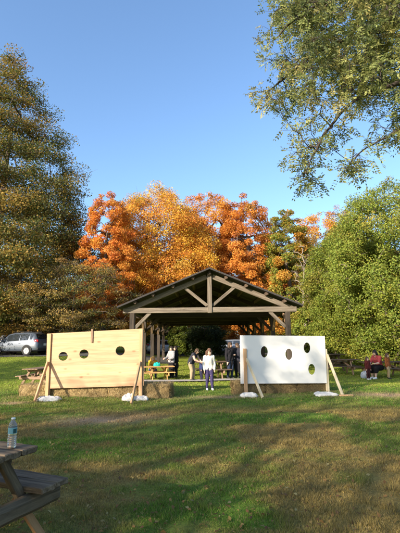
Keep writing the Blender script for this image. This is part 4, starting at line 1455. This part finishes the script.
def px_tree(name, label, px, Y, top_py, half_px, crown_bottom_py, *a, **k):
    q = at(px, 341, Y)
    zg = g(q.x, Y)
    top = at(px, top_py, Y).z - zg
    cb = max(.3, at(px, crown_bottom_py, Y).z - zg)
    r = half_px * Y / F_PX
    return tree_at(name, label, q.x, Y, cb, top, r, *a, **k)


# big oak on the left
px_tree('oak_tree', 'tall olive green oak with golden tips on the left, above the silver suv', -8, 38.5, 57, 121, 334, 820, 270000, .175, OLIVE, 101, shape='cone', root_r=.42,
        rc=.15, inner=.12, flat=.55, up_bias=.5, twigs=900, lump=.3, tip_r=.014, layers=10)
# maples
px_tree('maple_tree', 'orange and yellow maple, broadest of the row, left behind the pavilion', 155, 44, 194, 58, 322, 420, 165000, .145, ORANGE[:3] + GOLD[:1] + [((.40, .34, .06), 1.3)], 102, shape='full', root_r=.3, group=GRP, rc=.19, twigs=260)
px_tree('maple_tree', 'golden maple low in front of the broad orange maple', 128, 42, 236, 33, 330, 170, 60000, .14, GOLD[:2] + ORANGE[:3], 103, shape='full', root_r=.22, group=GRP, rc=.22, twigs=100)
px_tree('maple_tree', 'red maple between the oak and the broad orange maple', 103, 37, 194, 27, 320, 170, 52000, .135, RED + ORANGE[:2], 104, shape='full', root_r=.25, group=GRP, rc=.22, twigs=120)
px_tree('maple_tree', 'orange red maple straight above the pavilion ridge', 210, 47, 194, 40, 325, 260, 100000, .15, ORANGE[:3] + RUST[:2], 105, shape='full', root_r=.3, group=GRP, rc=.2, twigs=200)
px_tree('maple_tree', 'rust red maple right of the pavilion ridge', 250, 45, 199, 32, 330, 230, 85000, .15, RUST + ORANGE[:1], 106, shape='full', root_r=.28, group=GRP, rc=.2, twigs=180)
px_tree('maple_tree', 'green maple turning orange at the top, beside the rust red one', 291, 43, 211, 26, 334, 200, 75000, .15, MIXED[:2] + DEEPGREEN[:2] + ORANGE[:1], 107, shape='full', root_r=.25, group=GRP, rc=.24, twigs=120)
px_tree('maple_tree', 'orange maple peeping out behind the yellow green tree', 326, 50, 216, 33, 320, 160, 56000, .16, ORANGE, 108, shape='full', root_r=.25, group=GRP, rc=.23, twigs=100)
px_tree('maple_tree', 'thin pinkish tree far behind, its top beside the yellow green tree', 349, 58, 209, 20, 300, 110, 14000, .16, PINKISH, 109, shape='full', root_r=.2, group=GRP, rc=.25, twigs=200)
px_tree('maple_tree', 'dull brown green tree low behind the pavilion roof', 270, 50, 246, 32, 340, 120, 18000, .24, MIXED + RUST[:1], 110, shape='full', root_r=.2, group=GRP, rc=.23)
px_tree('maple_tree', 'brownish half bare tree behind the pale bare trunks', 306, 54, 244, 28, 342, 160, 40000, .17, BROWNISH + MIXED[:1], 112, shape='full', root_r=.15, group=GRP, rc=.25, twigs=300)
# pale bare trees
for (px, Y, top, hp, lb, sd) in ((306, 39, 238, 9, 'pale bare trunk with thin twigs right of the pavilion', 121), (313, 41, 250, 8, 'thinner pale bare trunk beside the yellow green tree', 122)):
    px_tree('bare_tree', lb, px, Y, top, hp, 318, 34, 260, .12, BROWNISH, sd, shape='full', root_r=.11, bark=M_BARK_PALE, rc=.3, twigs=160, tip_r=.014, group='pale bare trees')
# yellow-green trees on the right
px_tree('linden_tree', 'large yellow green tree at the right edge, leaves down to the tables', 413, 25, 184, 78, 366, 760, 200000, .105, YELLOWGREEN, 131, shape='full', root_r=.3, rc=.15, inner=.35, twigs=100, lump=.16)
px_tree('linden_tree', 'yellow green tree leaning towards the pavilion, left of the larger one', 360, 28, 226, 48, 366, 540, 140000, .105, DEEPGREEN + YELLOWGREEN[:2] + [((.26, .19, .04), 1.2)], 132, shape='full', root_r=.28, rc=.17, inner=.35, twigs=100, lump=.2)
px_tree('shrub', 'bright yellow green shrub at the right foot of the pavilion', 309, 30, 306, 17, 354, 70, 12000, .13, YELLOWGREEN, 133, shape='full', root_r=.06, rc=.3, cat='shrub')
# brown loose tree behind the plank board
px_tree('low_tree', 'low tan brown tree in loose layers with thin bare twigs behind the plank board', 72, 33, 262, 50, 336, 170, 24000, .11, OLIVE + BROWNISH, 134, shape='round', root_r=.08, rc=.2, twigs=1100, tip_r=.009, lump=.6, inner=.1, flat=.36, layers=7)
# bushes behind the pavilion
px_tree('shrub', 'light green bush lit by the sun behind the pavilion', 180, 39, 322, 11, 354, 80, 13000, .13, DEEPGREEN + YELLOWGREEN[:1], 135, shape='full', root_r=.06, rc=.3, cat='shrub')
px_tree('shrub', 'round dark evergreen bush behind the pavilion', 205, 38.5, 322, 18, 354, 110, 18000, .13, DARKEVER, 136, shape='full', root_r=.08, rc=.28, cat='shrub')
px_tree('shrub', 'rust coloured bush behind the people in black', 234, 52, 308, 22, 348, 90, 12000, .17, RUST, 137, shape='full', root_r=.08, rc=.28, cat='shrub')
px_tree('shrub', 'green bush left of the pavilion posts', 158, 54, 312, 22, 352, 90, 12000, .17, MIXED + DARKEVER, 138, shape='full', root_r=.08, rc=.28, cat='shrub')
# trees behind the parked cars and at the back of the park
k = 0
for (px, Y, top, hp, pal, lb) in ((-20, 50, 285, 40, DARKEVER, 'dark evergreen at the far left edge behind the cars'), (18, 54, 290, 34, MIXED, 'dull green tree behind the silver suv'),
                                  (52, 52, 284, 34, DARKEVER + MIXED, 'dark green tree behind the plank board\'s left post'), (84, 66, 300, 22, BROWNISH, 'brown tree far behind the sapling')):
    px_tree('tree', lb, px, Y, top, hp, 346, 100, 16000, .24, pal, 141 + k, shape='full', root_r=.2, rc=.25, group='trees beyond the car park'); k += 1
for (px, Y, top, hp, pal, lb) in ((378, 38, 250, 44, DEEPGREEN, 'green tree hidden behind the two yellow green trees'), (285, 62, 280, 30, RUST, 'far rust coloured tree seen over the right eave of the pavilion'),
                                  (240, 68, 250, 34, ORANGE, 'far orange tree behind the rust red maple'), (196, 72, 262, 34, MIXED, 'far green tree seen through the middle of the pavilion'),
                                  (160, 70, 262, 34, DARKEVER + MIXED, 'far dark tree seen through the left of the pavilion'), (128, 70, 270, 26, RUST, 'far rust coloured tree behind the plank board\'s right end'),
                                  (330, 64, 262, 34, MIXED, 'far green tree behind the bare trunks')):
    px_tree('tree', lb, px, Y, top, hp, 348, 110, 15000, .28, pal, 151 + k, shape='full', root_r=.2, rc=.25, group='trees at the back of the park'); k += 1


# overhanging ash branch, top right: compound leaves along twigs
def overhang():
    rng = np.random.default_rng(303)
    base = (8.2, 9.2, g(8.2, 9.2))
    root = empty('ash_tree', base, 'ash tree reaching in from the top right corner with drooping leafy sprays', 'tree')
    T = Matrix.Translation(base)
    bv = np.array(base)
    def left_edge(py):
        return np.interp(py, [-60, 0, 30, 50, 75, 100, 120, 150, 175, 195], [268, 274, 268, 264, 279, 284, 291, 291, 295, 302])
    def low_edge(px):
        return np.interp(px, [262, 280, 300, 312, 325, 345, 352, 370, 385, 400, 430, 480], [60, 116, 142, 155, 134, 158, 142, 140, 126, 118, 140, 180])
    cl = []
    while len(cl) < 530:
        px = rng.uniform(258, 480); py = rng.uniform(-70, 192)
        if px < left_edge(py) + 3 or py > low_edge(px): continue
        if py > 96 and rng.random() > .34: continue
        if px < 300 and py < 60 and rng.random() > .6: continue
        q = at(px, py, rng.uniform(7.2, 11.2))
        cl.append(np.array(q))
    for (px, py) in ((262, 92), (268, 96), (276, 100), (284, 106), (266, 100), (303, 176), (309, 180), (313, 182), (305, 170), (301, 163), (345, 168), (350, 162), (293, 130), (296, 152), (318, 152), (332, 128), (272, 60), (270, 30), (275, 12)):
        cl.append(np.array(at(px, py, rng.uniform(8, 9.2))))
    for a_, b_ in ((420, 116), (408, 124), (396, 130), (384, 138), (372, 143), (362, 150), (352, 156), (398, 140), (378, 132)):
        cl.append(np.array(at(a_ + rng.normal() * 3, b_ + rng.normal() * 4, rng.uniform(7.6, 8.3))))
    trunk = [np.array([8.2, 9.2, base[2] - .1]), np.array([8.1, 9.2, 2]), np.array([7.9, 9.1, 4]), np.array([7.6, 9.1, 5.6]), np.array([7.3, 9.0, 7.5]), np.array([7.2, 9.0, 10])]
    G = lambda L_: [np.array(at(a_, b_, c_)) for a_, b_, c_ in L_]
    guides = [G([(440, 62, 8.8), (408, 80, 8.7), (385, 88, 8.6), (366, 94, 8.6), (350, 103, 8.5), (338, 116, 8.5), (327, 131, 8.4), (317, 147, 8.4), (309, 162, 8.3), (306, 174, 8.3)]),
              G([(446, 10, 9.2), (410, 22, 9.3), (376, 30, 9.3), (345, 40, 9.2), (318, 52, 9.1), (298, 66, 9.0), (282, 80, 8.9), (268, 92, 8.8)]),
              G([(440, -40, 8.6), (395, -28, 8.4), (350, -10, 8.3), (315, 6, 8.2), (290, 22, 8.2), (274, 40, 8.2)]),
              G([(450, 100, 8.0), (420, 118, 7.9), (395, 132, 7.9), (372, 145, 7.9), (352, 158, 7.9), (346, 172, 7.9)])]
    paths = skeleton(trunk, cl, rng, .17, .004, .6, guides=guides)
    LP = []; LS = []; LN = []; LA = []; LT = []
    pal = pick_tints(len(cl), ASH, rng, .06)
    for ci, c in enumerate(cl):
        for k in range(rng.integers(7, 12)):
            d = rng.normal(size=3); d[2] = d[2] * .6 - .25; d /= np.linalg.norm(d)
            L = rng.uniform(.22, .42)
            tip = c + d * L + np.array([0, 0, -.10 * L])
            paths.append((np.array([c, c + d * L * .55, tip]), np.array([.004, .003, .0015])))
            for kk in range(2):
                t0 = rng.uniform(.35, 1.0)
                p0 = c + (tip - c) * t0
                rd = rng.normal(size=3) * .7 + d * .7; rd[2] -= .45; rd /= np.linalg.norm(rd)
                side = np.cross(rd, [0, 0, 1.0]) + rng.normal(size=3) * .25; side /= np.linalg.norm(side) + 1e-9
                nr = np.cross(side, rd)
                if nr[2] < 0: nr = -nr
                rl = rng.uniform(.14, .24)
                tint = pal[ci] * rng.uniform(.75, 1.3)
                for j in range(4):
                    for s in (-1, 1):
                        ax = rd * .55 + side * s * .9 + rng.normal(size=3) * .15
                        lp = p0 + rd * rl * (j + .6) / 4 + side * s * .034 + np.array([0, 0, -.012 * j])
                        LP.append(lp); LA.append(ax); LN.append(nr + rng.normal(size=3) * .35); LS.append(rng.uniform(.055, .092)); LT.append(tint)
                LP.append(p0 + rd * rl * 1.1); LA.append(rd); LN.append(nr); LS.append(.065); LT.append(tint)
    v, f = tube_np(paths, 5)
    link('trunk', mesh_np('trunk', v - bv, f, smooth_=True), plain('dark_bark', (.055, .043, .034), .9, var=.4, scale=9), root, T)
    v, f, t = leaves_np(np.array(LP), np.array(LS), np.array(LN), np.array(LT), .42, rng, axis=np.array(LA))
    link('crown', mesh_np('crown', v - bv, f, t), M_LEAF, root, T)


overhang()

# trees behind the photographer that shade the near lawn
SH = [(-9.5, 10.3, 11.0, 4.2, 7000), (-4.0, 10.6, 10.6, 4.0, 7000), (0.9, 11.2, 11.0, 3.8, 7500), (4.8, 11.4, 11.4, 3.6, 10500), (10.2, 11.9, 11.0, 4.2, 12500), (15.5, 12.5, 11.0, 4.2, 15500), (5.45, 15.3, 12.6, 1.25, 17000)]
for i, (sx_, sy_, top, rr_, nl) in enumerate(SH):
    Ls = (top - .4) / math.tan(SUN_EL)
    bx = sx_ - Ls * math.sin(SUN_AZ); by = sy_ - Ls * math.cos(SUN_AZ)
    tree_at('shade_tree', 'leafy tree standing behind the photographer, its shadow on the near lawn' if i < 6 else 'slender tree behind the photographer, its thin shade on the white board', bx, by, 2.2, top, rr_, 200 if i < 6 else 200, nl, (.10 if i < 6 else .085), DEEPGREEN, 201 + i, shape='round', root_r=.25 if i < 6 else .1, rc=.36, group='row of shade trees behind the photographer')
tree_at('shade_tree', 'unseen tree added left behind the photographer, its small high crown shading the right-hand group', -9.4, .0, 9.3, 11.8, 2.4, 90, 9000, .14, DEEPGREEN, 231, shape='round', root_r=.2, rc=.36)  # added out of view, crown placed to throw shade on the right-hand tables
tree_at('shade_tree', 'leafy tree standing left of the view, shading the lawn before the suv', -19.5, 14.0, 2.0, 8.5, 4.2, 90, 16000, .16, DEEPGREEN, 211, shape='round', root_r=.25, rc=.28)
